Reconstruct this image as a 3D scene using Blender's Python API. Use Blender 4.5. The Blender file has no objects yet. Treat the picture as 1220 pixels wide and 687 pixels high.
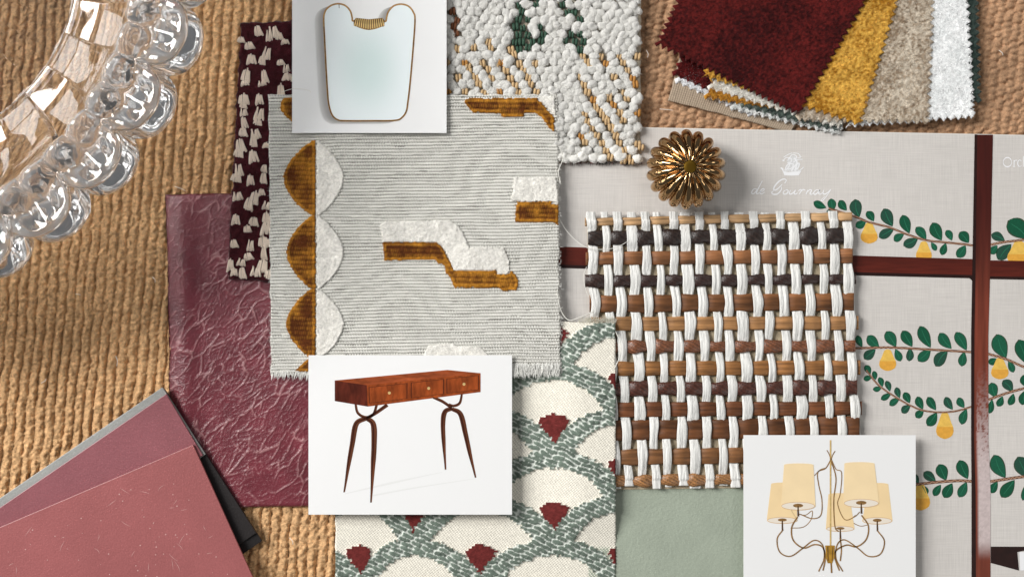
import bpy, math, random
import numpy as np

# ------------------------------------------------------------------ camera, world, light
S = 0.4            # millimetres per photo pixel on the table plane
H = 550.0          # camera height above the table, mm
CX, CY = 610.0, 343.5
sc = bpy.context.scene
COL = sc.collection

cam_d = bpy.data.cameras.new('camera')
cam = bpy.data.objects.new('camera', cam_d)
COL.objects.link(cam)
cam.location = (0, 0, H / 1000)
cam_d.sensor_fit = 'HORIZONTAL'
cam_d.angle = 2 * math.atan(CX * S / H)
cam_d.clip_start, cam_d.clip_end = 0.01, 50
sc.camera = cam

world = bpy.data.worlds.new('World')
sc.world = world
world.use_nodes = True
bg = world.node_tree.nodes['Background']
bg.inputs[0].default_value = (0.92, 0.96, 1.0, 1)
bg.inputs[1].default_value = 0.12


def area(name, loc, target, sx, sy, power, col):
    d = bpy.data.lights.new(name, 'AREA')
    d.shape = 'RECTANGLE'
    d.size, d.size_y, d.energy, d.color = sx, sy, power, col
    o = bpy.data.objects.new(name, d)
    COL.objects.link(o)
    o.location = loc
    v = np.array(target) - np.array(loc)
    from mathutils import Vector
    o.rotation_euler = Vector(v).to_track_quat('-Z', 'Y').to_euler()
    return o


# a tall window of two panes to the upper left of the table
KD = np.array((-0.705, 0.33, 0.63)); KD = KD / np.linalg.norm(KD)
KU = np.array((0, 0, 1.0)) - KD[2] * KD; KU = KU / np.linalg.norm(KU)
for off_ in (0.31, -0.31):
    area('window_light', tuple(KD * 2.4 + KU * off_), (0, 0, 0), 0.72, 0.57, 36.0, (1, 0.985, 0.96))
# weak unseen lamps, added for thin glints on brass and glass, a little fill
area('added_light', (1.55, -1.15, 1.75), (0, 0, 0), 0.35, 0.9, 7.0, (1, 0.96, 0.9))
area('added_light', (-2.2, -0.1, 0.75), (0, 0, 0), 1.2, 0.4, 6.0, (1, 0.98, 0.95))
area('added_light', (2.0, 0.8, 0.8), (0, 0, 0), 0.7, 0.4, 3.5, (1, 0.97, 0.92))
area('added_light', (0.5, 1.9, 1.9), (0, 0, 0), 0.9, 0.3, 6.0, (0.95, 0.98, 1))

sc.view_settings.view_transform = 'Standard'
sc.view_settings.look = 'None'
sc.view_settings.exposure = 0.0
sc.view_settings.gamma = 1.0
sc.render.engine = 'CYCLES'
sc.cycles.max_bounces = 16
sc.cycles.transmission_bounces = 16
sc.cycles.glossy_bounces = 6
sc.cycles.diffuse_bounces = 4
sc.cycles.transparent_max_bounces = 16
sc.cycles.use_denoising = True

rng = np.random.RandomState(7)
random.seed(7)


# ------------------------------------------------------------------ helpers
def W(x, y, z):
    """photo pixel + height (mm) -> world metres"""
    x, y, z = np.broadcast_arrays(np.asarray(x, float), np.asarray(y, float), np.asarray(z, float))
    k = S * (H - z) / H / 1000.0
    return np.stack([(x - CX) * k, (CY - y) * k, z / 1000.0], axis=-1)


def lin(c):
    c = np.asarray(c, float) / 255.0
    return np.where(c <= 0.04045, c / 12.92, ((c + 0.055) / 1.055) ** 2.4)


_tab = {}


def vnoise(x, y, seed=0):
    if seed not in _tab:
        _tab[seed] = np.random.RandomState(1000 + seed).rand(256, 256)
    t = _tab[seed]
    xi, yi = np.floor(x).astype(int), np.floor(y).astype(int)
    fx, fy = x - xi, y - yi
    fx, fy = fx * fx * (3 - 2 * fx), fy * fy * (3 - 2 * fy)
    a, b = t[xi % 256, yi % 256], t[(xi + 1) % 256, yi % 256]
    c, d = t[xi % 256, (yi + 1) % 256], t[(xi + 1) % 256, (yi + 1) % 256]
    return (a * (1 - fx) + b * fx) * (1 - fy) + (c * (1 - fx) + d * fx) * fy


def fbm(x, y, seed=0, n=3):
    s, a, t = 0, 1.0, 0
    for k in range(n):
        s = s + a * vnoise(x * 2 ** k, y * 2 ** k, seed + k)
        t += a
        a *= 0.5
    return s / t


def cells(x, y, seed=0, jit=0.8):
    r = np.random.RandomState(2000 + seed)
    tx, ty, tv = r.rand(128, 128), r.rand(128, 128), r.rand(128, 128)
    xi, yi = np.floor(x).astype(int), np.floor(y).astype(int)
    f1 = np.full(x.shape, 9.0)
    f2 = np.full(x.shape, 9.0)
    val = np.zeros(x.shape)
    for dx in (-1, 0, 1):
        for dy in (-1, 0, 1):
            cx, cy = xi + dx, yi + dy
            px = cx + 0.5 + jit * (tx[cx % 128, cy % 128] - 0.5)
            py = cy + 0.5 + jit * (ty[cx % 128, cy % 128] - 0.5)
            d = np.hypot(x - px, y - py)
            near = d < f1
            f2 = np.where(near, f1, np.minimum(f2, d))
            val = np.where(near, tv[cx % 128, cy % 128], val)
            f1 = np.where(near, d, f1)
    return f1, f2, val


def sstep(a, b, x):
    t = np.clip((x - a) / (b - a), 0, 1)
    return t * t * (3 - 2 * t)


def empty(name, px, py, z, label, cat, group=None):
    o = bpy.data.objects.new(name, None)
    COL.objects.link(o)
    o.location = W(px, py, z)
    o.empty_display_size = 0.01
    return tag(o, label, cat, group)


def tag(o, label=None, cat=None, group=None, kind=None):
    if label: o['label'] = label
    if cat: o['category'] = cat
    if group: o['group'] = group
    if kind: o['kind'] = kind
    return o


ORI = {}


def mesh_obj(name, verts, faces, mat, parent=None, cols=None, smooth=True, shared=None):
    """verts in world metres; origin moved to the centre of the mesh's footprint"""
    verts = np.asarray(verts, float).reshape(-1, 3)
    c = (verts.min(0) + verts.max(0)) / 2
    c[2] = verts[:, 2].min()
    me = bpy.data.meshes.new(name)
    if isinstance(faces, np.ndarray):
        faces = faces.astype(np.int32)
        n, k = faces.shape
        me.vertices.add(len(verts))
        me.vertices.foreach_set('co', (verts - c).astype(np.float32).ravel())
        me.loops.add(n * k)
        me.loops.foreach_set('vertex_index', faces.ravel())
        me.polygons.add(n)
        me.polygons.foreach_set('loop_start', (np.arange(n) * k).astype(np.int32))
        me.update(calc_edges=True)
    else:
        me.from_pydata((verts - c).tolist(), [], [list(map(int, f)) for f in faces])
    if smooth:
        me.polygons.foreach_set('use_smooth', np.ones(len(me.polygons), bool))
    if cols is not None:
        a = me.color_attributes.new('Col', 'FLOAT_COLOR', 'POINT')
        rgba = np.ones((len(verts), 4), np.float32)
        rgba[:, :3] = cols
        a.data.foreach_set('color', rgba.ravel())
    me.materials.append(mat)
    me.update()
    o = bpy.data.objects.new(name, me)
    COL.objects.link(o)
    o.location = c
    if parent is not None:
        put(o, parent)
    return o


def wloc(o):
    v = np.array(o.location)
    while o.parent is not None:
        o = o.parent
        v = v + np.array(o.location)
    return v


def put(o, parent):
    """parent by plain location offsets (no rotations on parents)"""
    o.location = np.array(o.location) - wloc(parent)
    o.parent = parent


def copy_at(src, name, loc, parent, rotz=0.0, scale=1.0, rot=None):
    o = src.copy()
    o.name = name
    COL.objects.link(o)
    o.parent = parent
    o.location = np.array(loc) - (wloc(parent) if parent is not None else 0)
    o.rotation_euler = rot if rot is not None else (0, 0, rotz)
    o.scale = (scale, scale, scale) if np.isscalar(scale) else scale
    return o


def grid_faces(nx, ny, off=0):
    i = np.arange(nx * ny).reshape(ny, nx) + off
    return np.stack([i[1:, :-1].ravel(), i[1:, 1:].ravel(), i[:-1, 1:].ravel(), i[:-1, :-1].ravel()], 1)


def sheet(name, corners, zfun, thick, res, mat, hf=None, cf=None, edge=None, parent=None, roll=2.0):
    """cloth-like slab: TL,TR,BR,BL in pixels; zfun mm (number or f(X,Y)); hf relief mm; cf colours"""
    (ax, ay), (bx, by), (cx, cy), (dx, dy) = corners
    lx = max(math.hypot(bx - ax, by - ay), math.hypot(cx - dx, cy - dy))
    ly = max(math.hypot(dx - ax, dy - ay), math.hypot(cx - bx, cy - by))
    nx, ny = max(3, int(lx / res)), max(3, int(ly / res))
    u, v = np.meshgrid(np.linspace(0, 1, nx), np.linspace(0, 1, ny))
    X = (ax * (1 - u) + bx * u) * (1 - v) + (dx * (1 - u) + cx * u) * v
    Y = (ay * (1 - u) + by * u) * (1 - v) + (dy * (1 - u) + cy * u) * v
    du, dv = np.minimum(u, 1 - u) * lx, np.minimum(v, 1 - v) * ly      # px from edges
    if edge is not None:
        ex, ey = edge(u, v, X, Y, u * lx, v * ly, lx, ly)
        X, Y = X + ex, Y + ey
    z = zfun(X, Y) if callable(zfun) else np.full(X.shape, float(zfun))
    d = np.minimum(du, dv)
    rr = max(roll, 0.01)
    t = np.clip(1 - d / rr, 0, 1)
    zz = z + (hf(X, Y, u * lx, v * ly) if hf is not None else 0)
    zz = zz - (1 - np.sqrt(1 - t * t * 0.98)) * min(thick * 0.8, rr * S)
    top = W(X, Y, zz).reshape(-1, 3)
    faces = grid_faces(nx, ny)
    idx = np.arange(nx * ny).reshape(ny, nx)
    ring = np.concatenate([idx[0, :-1], idx[:-1, -1], idx[-1, :0:-1], idx[:0:-1, 0]])
    low = top[ring].copy()
    low[:, 2] = (z.ravel()[ring] - thick) / 1000
    n0 = len(top)
    k = np.arange(len(ring))
    k2 = (k + 1) % len(ring)
    side = np.stack([ring[k], ring[k2], n0 + k2, n0 + k], 1)
    cols = None
    if cf is not None:
        c = cf(X, Y, u * lx, v * ly).reshape(-1, 3)
        cols = np.concatenate([c, c[ring]])
    return mesh_obj(name, np.concatenate([top, low]), np.concatenate([faces, side]), mat, parent, cols)


def pinked(amp, per, sides='LRB'):
    """zig-zag cut edges"""
    def f(u, v, X, Y, a, b, lx, ly):
        tri = lambda s: np.abs(((s / per) % 1) - 0.5) * 2 - 0.5
        ex, ey = np.zeros(X.shape), np.zeros(X.shape)
        fall = lambda q: np.clip(1 - q / 6, 0, 1)
        gx = np.array([1.0, 0]); gy = np.array([0, 1.0])
        # local axes
        ux, uy = X[0, -1] - X[0, 0], Y[0, -1] - Y[0, 0]
        n = math.hypot(ux, uy); ux, uy = ux / n, uy / n
        vx, vy = X[-1, 0] - X[0, 0], Y[-1, 0] - Y[0, 0]
        n = math.hypot(vx, vy); vx, vy = vx / n, vy / n
        wob = 1.6 * (fbm(a / 9, b / 9, 51) - 0.5)
        if 'L' in sides:
            w = fall(a) * (amp * tri(b) + wob); ex += ux * w; ey += uy * w
        if 'R' in sides:
            w = fall(lx - a) * (amp * tri(b) + wob); ex += ux * w; ey += uy * w
        if 'B' in sides:
            w = fall(ly - b) * (amp * tri(a) + wob); ex += vx * w; ey += vy * w
        return ex, ey
    return f


def ragged(amp, scale, seed):
    def f(u, v, X, Y, a, b, lx, ly):
        fall = lambda q: np.clip(1 - q / 10, 0, 1)
        e = np.maximum(fall(a), fall(lx - a))
        g = np.maximum(fall(b), fall(ly - b))
        return (e * amp * 2 * (fbm(X / scale, Y / scale, seed) - .5),
                g * amp * 2 * (fbm(X / scale, Y / scale, seed + 9) - .5))
    return f


def pile(name, xs, ys, zs, length, lean, spread, width, mat, cols, parent, seed=1):
    """short pile fibres, one tapered blade each (px positions, mm heights)"""
    r = np.random.RandomState(seed)
    n = len(xs)
    base = W(xs, ys, zs)
    ang = r.rand(n) * 6.283
    w = width * (0.6 + 0.8 * r.rand(n)) / 1000
    L = length * (0.6 + 0.7 * r.rand(n)) / 1000
    d = np.stack([lean[0] + spread * r.randn(n), lean[1] + spread * r.randn(n), np.ones(n)], 1)
    d /= np.linalg.norm(d, axis=1)[:, None]
    side = np.stack([np.cos(ang), np.sin(ang), np.zeros(n)], 1) * w[:, None] / 2
    tip = base + d * L[:, None]
    v = np.stack([base - side, base + side, tip], 1).reshape(-1, 3)
    f = np.arange(n * 3).reshape(n, 3)
    c = np.repeat(cols, 3, axis=0) if cols is not None else None
    o = mesh_obj(name, v, f, mat, parent, c, smooth=False)
    o['kind'] = 'stuff'
    return o


def tube(pts, rad, seg=6, closed=False, tip=True):
    """world-metre polyline -> verts, faces"""
    p = np.asarray(pts, float)
    n = len(p)
    r = np.full(n, rad) if np.isscalar(rad) else np.asarray(rad, float)
    t = np.gradient(p, axis=0)
    t /= np.linalg.norm(t, axis=1)[:, None] + 1e-12
    up = np.array([0, 0, 1.0])
    s = np.cross(t, up)
    bad = np.linalg.norm(s, axis=1) < 1e-3
    s[bad] = (1, 0, 0)
    s /= np.linalg.norm(s, axis=1)[:, None]
    b = np.cross(s, t)
    a = np.arange(seg) / seg * 2 * math.pi
    v = p[:, None] + r[:, None, None] * (np.cos(a)[None, :, None] * s[:, None] + np.sin(a)[None, :, None] * b[:, None])
    f = []
    for i in range(n - 1):
        for k in range(seg):
            k2 = (k + 1) % seg
            f.append((i * seg + k, i * seg + k2, (i + 1) * seg + k2, (i + 1) * seg + k))
    f.append(tuple(range(seg))[::-1])
    f.append(tuple((n - 1) * seg + k for k in range(seg)))
    return v.reshape(-1, 3), f


def smooth_curve(pts, n=40):
    p = np.asarray(pts, float)
    q = np.concatenate([[2 * p[0] - p[1]], p, [2 * p[-1] - p[-2]]])
    out = []
    m = len(p) - 1
    per = max(2, n // m)
    for i in range(m):
        p0, p1, p2, p3 = q[i], q[i + 1], q[i + 2], q[i + 3]
        for t in np.arange(per) / per:
            out.append(0.5 * ((2 * p1) + (-p0 + p2) * t + (2 * p0 - 5 * p1 + 4 * p2 - p3) * t * t + (-p0 + 3 * p1 - 3 * p2 + p3) * t ** 3))
    out.append(p[-1])
    return np.array(out)


def prism(name, pts, ztop, thick, mat, parent=None, cols=None, smooth=False):
    """pixel outline (any order) -> slab with its top at ztop mm"""
    p = np.asarray(pts, float)
    if np.sum(p[:, 0] * np.roll(p[:, 1], -1) - np.roll(p[:, 0], -1) * p[:, 1]) > 0:
        p = p[::-1]                                  # pixel y is down: make top face up
    n = len(p)
    top = W(p[:, 0], p[:, 1], ztop)
    bot = top.copy(); bot[:, 2] = (ztop - thick) / 1000
    f = [tuple(range(n)), tuple(range(2 * n - 1, n - 1, -1))]
    for i in range(n):
        j = (i + 1) % n
        f.append((i, n + i, n + j, j))
    return mesh_obj(name, np.concatenate([top, bot]), f, mat, parent, cols, smooth=smooth)


def ribbon_pts(pts, width, n=40, curve=True):
    """flat stroke outline strip in px: returns left and right lines"""
    p = smooth_curve(pts, n) if curve else np.asarray(pts, float)
    w = np.interp(np.linspace(0, 1, len(p)), np.linspace(0, 1, len(width)), width) if not np.isscalar(width) else np.full(len(p), width)
    t = np.gradient(p, axis=0)
    t /= np.linalg.norm(t, axis=1)[:, None] + 1e-9
    nrm = np.stack([-t[:, 1], t[:, 0]], 1)
    return p + nrm * w[:, None] / 2, p - nrm * w[:, None] / 2


def stroke(name, pts, width, z, mat, parent, n=40, curve=True):
    strokes(name, [(pts, width)], z, mat, parent, n, curve)


def strokes(name, lst, z, mat, parent, n=40, curve=True):
    """one printed mark made of one or more flat strokes"""
    V, F, off = [], [], 0
    for k, (pts, width) in enumerate(lst):
        a, b = ribbon_pts(pts, width, n, curve)
        zz = z + 0.004 * k
        m = len(a)
        V.append(np.concatenate([W(a[:, 0], a[:, 1], zz), W(b[:, 0], b[:, 1], zz)]))
        for i in range(m - 1):
            F.append((off + i, off + i + 1, off + m + i + 1, off + m + i))
        off += 2 * m
    return mesh_obj(name, np.concatenate(V), F, mat, parent, smooth=False)


# ------------------------------------------------------------------ materials
def mat(name, col=None, attr=False, rough=0.8, spec=0.3, metal=0.0, sheen=0.0, sheen_rough=0.4, var=None, bump=None,
        coat=0.0, stretch=(1, 1, 1), sheen_tint=(1, 1, 1)):
    m = bpy.data.materials.new(name)
    m.use_nodes = True
    nt = m.node_tree
    b = nt.nodes['Principled BSDF']
    b.inputs['Roughness'].default_value = rough
    b.inputs['Specular IOR Level'].default_value = spec
    b.inputs['Metallic'].default_value = metal
    b.inputs['Sheen Weight'].default_value = sheen
    b.inputs['Sheen Roughness'].default_value = sheen_rough
    b.inputs['Sheen Tint'].default_value = (*sheen_tint, 1)
    b.inputs['Coat Weight'].default_value = coat
    b.inputs['Coat Roughness'].default_value = 0.15
    tc = nt.nodes.new('ShaderNodeTexCoord')
    mp = nt.nodes.new('ShaderNodeMapping')
    mp.inputs['Scale'].default_value = stretch
    nt.links.new(tc.outputs['Object'], mp.inputs[0])
    src = None
    if attr:
        a = nt.nodes.new('ShaderNodeAttribute'); a.attribute_name = 'Col'
        src = a.outputs['Color']
    else:
        rgb = nt.nodes.new('ShaderNodeRGB'); rgb.outputs[0].default_value = (*lin(col), 1)
        src = rgb.outputs[0]
    if var:
        for (scale, lo, hi) in var:
            n = nt.nodes.new('ShaderNodeTexNoise')
            n.inputs['Scale'].default_value = scale
            n.inputs['Detail'].default_value = 4
            nt.links.new(mp.outputs[0], n.inputs['Vector'])
            r = nt.nodes.new('ShaderNodeMapRange')
            r.inputs['From Min'].default_value = 0.3; r.inputs['From Max'].default_value = 0.7
            r.inputs['To Min'].default_value = lo; r.inputs['To Max'].default_value = hi
            nt.links.new(n.outputs['Fac'], r.inputs[0])
            mx = nt.nodes.new('ShaderNodeVectorMath'); mx.operation = 'SCALE'
            nt.links.new(src, mx.inputs[0]); nt.links.new(r.outputs[0], mx.inputs['Scale'])
            src = mx.outputs[0]
    nt.links.new(src, b.inputs['Base Color'])
    if bump:
        last = None
        for (scale, strength, dist) in bump:
            n = nt.nodes.new('ShaderNodeTexNoise')
            n.inputs['Scale'].default_value = scale
            n.inputs['Detail'].default_value = 3
            nt.links.new(mp.outputs[0], n.inputs['Vector'])
            bp = nt.nodes.new('ShaderNodeBump')
            bp.inputs['Strength'].default_value = strength
            bp.inputs['Distance'].default_value = dist
            nt.links.new(n.outputs['Fac'], bp.inputs['Height'])
            if last: nt.links.new(last, bp.inputs['Normal'])
            last = bp.outputs['Normal']
        nt.links.new(last, b.inputs['Normal'])
    return m


def fabric_attr(name, rough=0.9, sheen=0.0, bumps=((2500, 0.5, 0.0003),), var=((900, 0.9, 1.1),), **k):
    return mat(name, attr=True, rough=rough, spec=0.15, sheen=sheen, bump=bumps, var=var, **k)


M_cloth = fabric_attr('chenille', sheen=0.15, bumps=((1500, 0.6, 0.0004), (5000, 0.4, 0.0002)), var=((700, 0.82, 1.15), (2600, 0.8, 1.2)))
M_fuzz = fabric_attr('fibres', bumps=None, var=None, sheen=0.1)
M_weave = fabric_attr('grey_weave', var=((1600, 0.9, 1.08),))
M_embroid = fabric_attr('embroidery', var=((1500, 0.9, 1.1),))
M_velvet = fabric_attr('velvet', sheen=0.35, sheen_rough=0.35, bumps=((2200, 0.6, 0.0004),), var=((260, 0.85, 1.15), (2400, 0.75, 1.25)))
M_nub = mat('boucle_wool', (238, 236, 231), rough=0.95, spec=0.05, sheen=0.35, var=((1.2, 0.9, 1.04),), bump=((4, .9, 0.0006), (13, .9, .0004)))
M_tuft = mat('cream_tuft', (240, 222, 204), rough=0.9, spec=0.1, sheen=0.2, var=((1500, 0.75, 1.1),), bump=((2500, 0.6, 0.0003),))
M_stitch = {k: mat('stitch_' + k, c, rough=0.7, spec=0.25, var=((1200, 0.75, 1.15),), bump=((3000, 0.5, 0.0002),))
            for k, c in dict(tan=(208, 176, 132), green=(58, 86, 70), brown=(125, 78, 52), gold=(188, 134, 70), white=(235, 232, 225)).items()}


# ------------------------------------------------------------------ the table cloth (the surface everything lies on)
def cloth_h(X, Y):
    lean = 0.085 * (Y - 300) + 10 * (fbm(X / 170, Y / 170, 3, 2) - .5) + 4.5 * (fbm(X / 26, Y / 18, 5, 2) - .5)
    s = (X + lean) / 11.6
    f = (s - np.floor(s)) - .5
    i = np.floor(s)
    rib = np.sqrt(np.clip(1 - (2 * f) ** 2 * 0.97, 0, 1))
    amp = 0.6 + 1.0 * fbm(X / 60, Y / 90, 11, 2)
    F1, F2, v = cells(s * 2.1, Y / 5.2 + 0.37 * i, 3, 0.75)
    knots = np.clip(1 - F1 * F1 * 1.6, -.2, 1)
    h_l = 2.3 * amp * (rib - 1) + 1.0 * knots * (.4 + 1.2 * v) + 0.9 * (fbm(X / 3.4, Y / 3.4, 21, 2) - .5)
    # the knit turned towards the upper right: broader, rounder loops in rows
    xr = X + 8 * (fbm(X / 80, Y / 80, 31, 2) - .5) + 0.12 * Y
    yr = Y + 5 * (fbm(X / 60, Y / 60, 33, 2) - .5) + 0.05 * X
    F1, F2, v2 = cells(xr / 11.0, yr / 7.4 + 0.5 * np.floor(xr / 11.0), 8, 0.45)
    h_r = 1.5 * (np.clip(1 - F1 * F1 * 2.4, -.25, 1) - .7) + 0.3 * (fbm(X / 2.6, Y / 2.6, 23, 2) - .5)
    w = sstep(520, 640, X)
    return (h_l * (1 - w) + h_r * w) - 0.9, knots, v


def cloth_c(X, Y):
    a, b = lin((208, 167, 122)), lin((182, 144, 112))
    w = sstep(520, 640, X)[..., None]
    c = a * (1 - w) + b * w
    n = 0.3 + 0.5 * fbm(X / 4, Y / 4, 41, 3) + .3 * fbm(X / 70, Y / 90, 47, 2) + .62 * fbm(X / 1.7, Y / 1.7, 45, 2)
    return c * n[..., None]


parts_v, parts_f, parts_c, off = [], [], [], 0
fine_l = (np.arange(-60, 424.1, 1.25), np.arange(-40, 730.1, 1.25))
fine_r = (np.arange(756, 1270.1, 1.25), np.arange(-40, 172.1, 1.25))
for gx, gy in (fine_l, fine_r,
               (np.linspace(424, 756, 60), np.linspace(-40, 730, 130)),
               (np.linspace(756, 1270, 90), np.linspace(172, 730, 90)),
               (np.arange(-500, -58, 3.0), np.arange(-400, 1100, 3.0)),
               (np.arange(1270, 1700, 4.0), np.arange(-400, 1100, 4.0)),
               (np.arange(-60, 1271, 3.0), np.arange(-400, -39, 3.0)),
               (np.arange(-60, 1271, 3.0), np.arange(730, 1100, 3.0))):
    X, Y = np.meshgrid(gx, gy)
    h, _, _ = cloth_h(X, Y)
    parts_v.append(W(X, Y, h).reshape(-1, 3)); parts_c.append(cloth_c(X, Y).reshape(-1, 3))
    parts_f.append(grid_faces(len(gx), len(gy), off)); off += X.size
cloth = mesh_obj('tablecloth', np.concatenate(parts_v), np.concatenate(parts_f), M_cloth, None, np.concatenate(parts_c))
tag(cloth, 'tan ribbed chenille cloth spread under all the samples', 'tablecloth', kind='structure')
n = 95000
xs = np.concatenate([rng.uniform(-40, 420, n), rng.uniform(760, 1250, 36000)])
ys = np.concatenate([rng.uniform(-20, 710, n), rng.uniform(-20, 165, 36000)])
h, kn, v = cloth_h(xs, ys)
pile('cloth_fuzz', xs, ys, h - 0.1, 0.95, (0.1, -0.2), 1.0, 0.2, M_fuzz, cloth_c(xs, ys) * (0.55 + 1.0 * rng.rand(len(xs), 1)), cloth, 3)

M_lint = mat('stray_lint', (236, 230, 220), rough=.8)
for (x, y, a, L) in ((138, 424, 1.5, 12), (49, 456, -.7, 8), (208, 222, .4, 14), (182, 330, 1.2, 7), (90, 350, .2, 6), (345, 640, 1.1, 9), (1190, 60, .9, 8), (786, 130, .1, 16), (770, 60, 1.4, 9)):
    p = smooth_curve(np.array([(x, y, .9), (x + L * .5 * math.cos(a) + 1.5, y + L * .5 * math.sin(a), 1.4), (x + L * math.cos(a), y + L * math.sin(a), .9)]), 10)
    v, f = tube(W(p[:, 0], p[:, 1], p[:, 2]), .00016, 5)
    mesh_obj('lint_thread', v, f, M_lint, cloth)
# ------------------------------------------------------------------ wallpaper sample sheet
M_linen = mat('linen_print', (215, 210, 205), rough=0.75, spec=0.25, var=((14, 0.95, 1.04),), bump=None)
nt = M_linen.node_tree                                        # woven linen ground: crossing slub threads
b = nt.nodes['Principled BSDF']
tcn = [n_ for n_ in nt.nodes if n_.bl_idname == 'ShaderNodeTexCoord'][0]
base_link = b.inputs['Base Color'].links[0].from_socket
for sx, sy in ((70, 2600), (2600, 70)):
    mp = nt.nodes.new('ShaderNodeMapping'); mp.inputs['Scale'].default_value = (sx, sy, 1)
    nz = nt.nodes.new('ShaderNodeTexNoise'); nz.inputs['Scale'].default_value = 1.0; nz.inputs['Detail'].default_value = 2
    nt.links.new(tcn.outputs['Object'], mp.inputs[0]); nt.links.new(mp.outputs[0], nz.inputs['Vector'])
    r = nt.nodes.new('ShaderNodeMapRange'); r.inputs['From Min'].default_value = .3; r.inputs['From Max'].default_value = .7
    r.inputs['To Min'].default_value = .93; r.inputs['To Max'].default_value = 1.05
    nt.links.new(nz.outputs['Fac'], r.inputs[0])
    mx = nt.nodes.new('ShaderNodeVectorMath'); mx.operation = 'SCALE'
    nt.links.new(base_link, mx.inputs[0]); nt.links.new(r.outputs[0], mx.inputs['Scale'])
    base_link = mx.outputs[0]
nt.links.new(base_link, b.inputs['Base Color'])

ZB = 1.6      # top of the sheet, mm
board = empty('wallpaper_sample', 960, 430, 0.6, 'linen-look wallpaper sample sheet printed with leafy pear branches and dark wood lattice', 'wallpaper sample')
prism('sheet', [(640, 150), (1290, 163), (1290, 790), (640, 780)], ZB, 1.0, M_linen, board)
M_edge = mat('paper_edge', (225, 222, 216), rough=0.6)
prism('sheet_edge', [(641, 149.2), (1289, 162.2), (1289, 163.6), (641, 150.6)], ZB + .03, 1.0, M_edge, board)
M_leaf = [mat('leaf_ink_%d' % k, c, rough=0.6, spec=0.3, var=((900, 0.75, 1.2),), stretch=(1, 3, 1)) for k, c in enumerate(((14, 84, 58), (22, 92, 66), (34, 78, 62)))]
M_vein = mat('leaf_vein_ink', (40, 120, 88), rough=0.6)
M_outline = mat('leaf_outline_ink', (52, 72, 52), rough=0.6)
M_pear = mat('pear_ink', (236, 192, 92), rough=0.6, var=((420, 0.86, 1.12),))
M_pear2 = mat('pear_blush_ink', (226, 166, 66), rough=0.6, var=((500, 0.9, 1.12),))
M_branch = mat('branch_ink', (112, 76, 60), rough=0.65, var=((1400, 0.55, 1.4),))
M_branch2 = mat('branch_light_ink', (176, 138, 112), rough=0.65)
M_wood_ink = mat('lattice_ink', (84, 26, 18), rough=0.5, var=((60, 0.6, 1.35), (700, 0.8, 1.2)), stretch=(1, .1, 1))
M_wood_ink_h = mat('lattice_ink_across', (88, 30, 20), rough=0.5, var=((60, 0.65, 1.3), (700, 0.8, 1.2)), stretch=(.1, 1, 1))
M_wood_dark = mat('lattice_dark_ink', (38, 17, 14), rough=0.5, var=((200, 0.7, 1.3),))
M_white_ink = mat('white_ink', (246, 246, 248), rough=0.5)

leaf_rng = random.Random(4)


def leaf(tip, base, w, z=ZB + 0.05):
    (tx, ty), (bx, by) = tip, base
    L = math.hypot(tx - bx, ty - by)
    ux, uy = (tx - bx) / L, (ty - by) / L
    bend = leaf_rng.uniform(-.06, .06) * L
    def outline(k, lo=0.0, hi=1.0):
        a = []
        for s in (1, -1):
            row = []
            for t in np.linspace(lo, hi, 11):
                wid = k * w / 2 * (math.sin(math.pi * min(1, t ** 1.35)) ** 0.62 if 0 < t < 1 else 0)
                cx = bx + ux * L * t - uy * bend * math.sin(math.pi * t)
                cy = by + uy * L * t + ux * bend * math.sin(math.pi * t)
                row.append((cx - uy * wid * s, cy + ux * wid * s))
            a += row if s == 1 else row[::-1][1:-1]
        return a
    o = prism('printed_leaf', outline(1.0), z, 0.04, M_outline, board)
    prism('leaf_fill', outline(0.86, 0.03, 0.97), z + 0.02, 0.02, leaf_rng.choice(M_leaf), o)
    a, bb = (bx + ux * L * .1, by + uy * L * .1), (bx + ux * L * .82, by + uy * L * .82)
    mid = ((a[0] + bb[0]) / 2 - uy * bend, (a[1] + bb[1]) / 2 + ux * bend)
    strokes('leaf_vein', [([a, mid, bb], [0.9, .5])], z + 0.05, M_vein, o, 6)


def pear(cx, top, bot, w):
    L = bot - top
    prof = [(0, .10), (.06, .2), (.2, .27), (.38, .36), (.55, .47), (.72, .5), (.86, .43), (.95, .26), (1, .06)]
    pts = [(cx + w * r, top + L * t) for t, r in prof] + [(cx - w * r, top + L * t) for t, r in prof[::-1]]
    o = prism('printed_pear', pts, ZB + 0.08, 0.04, M_pear, board)
    low = [(cx + w * r * .97, top + L * (t * .99)) for t, r in prof[4:]] + [(cx - w * r * .97, top + L * (t * .99)) for t, r in prof[4:][::-1]]
    prism('pear_blush', low, ZB + 0.10, 0.02, M_pear2, o)


def branch(pts, w=3.0):
    p = smooth_curve(pts, 60)
    o = strokes('printed_branch', [(p, w)], ZB + 0.12, M_branch, board, curve=False)
    q = p + np.stack([np.zeros(len(p)), 0.9 * np.sin(np.arange(len(p)) * 1.3)], 1)
    strokes('branch_twist', [(q, w * .35)], ZB + 0.14, M_branch2, o, curve=False)


def z6(p): return (880 + p[0] / 3.588, 150 + p[1] / 3.588)
def z7(p): return (1010 + p[0] / 3.614, 330 + p[1] / 3.614)
def z8(p): return (1060 + p[0] / 3.675, 500 + p[1] / 3.675)


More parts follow.
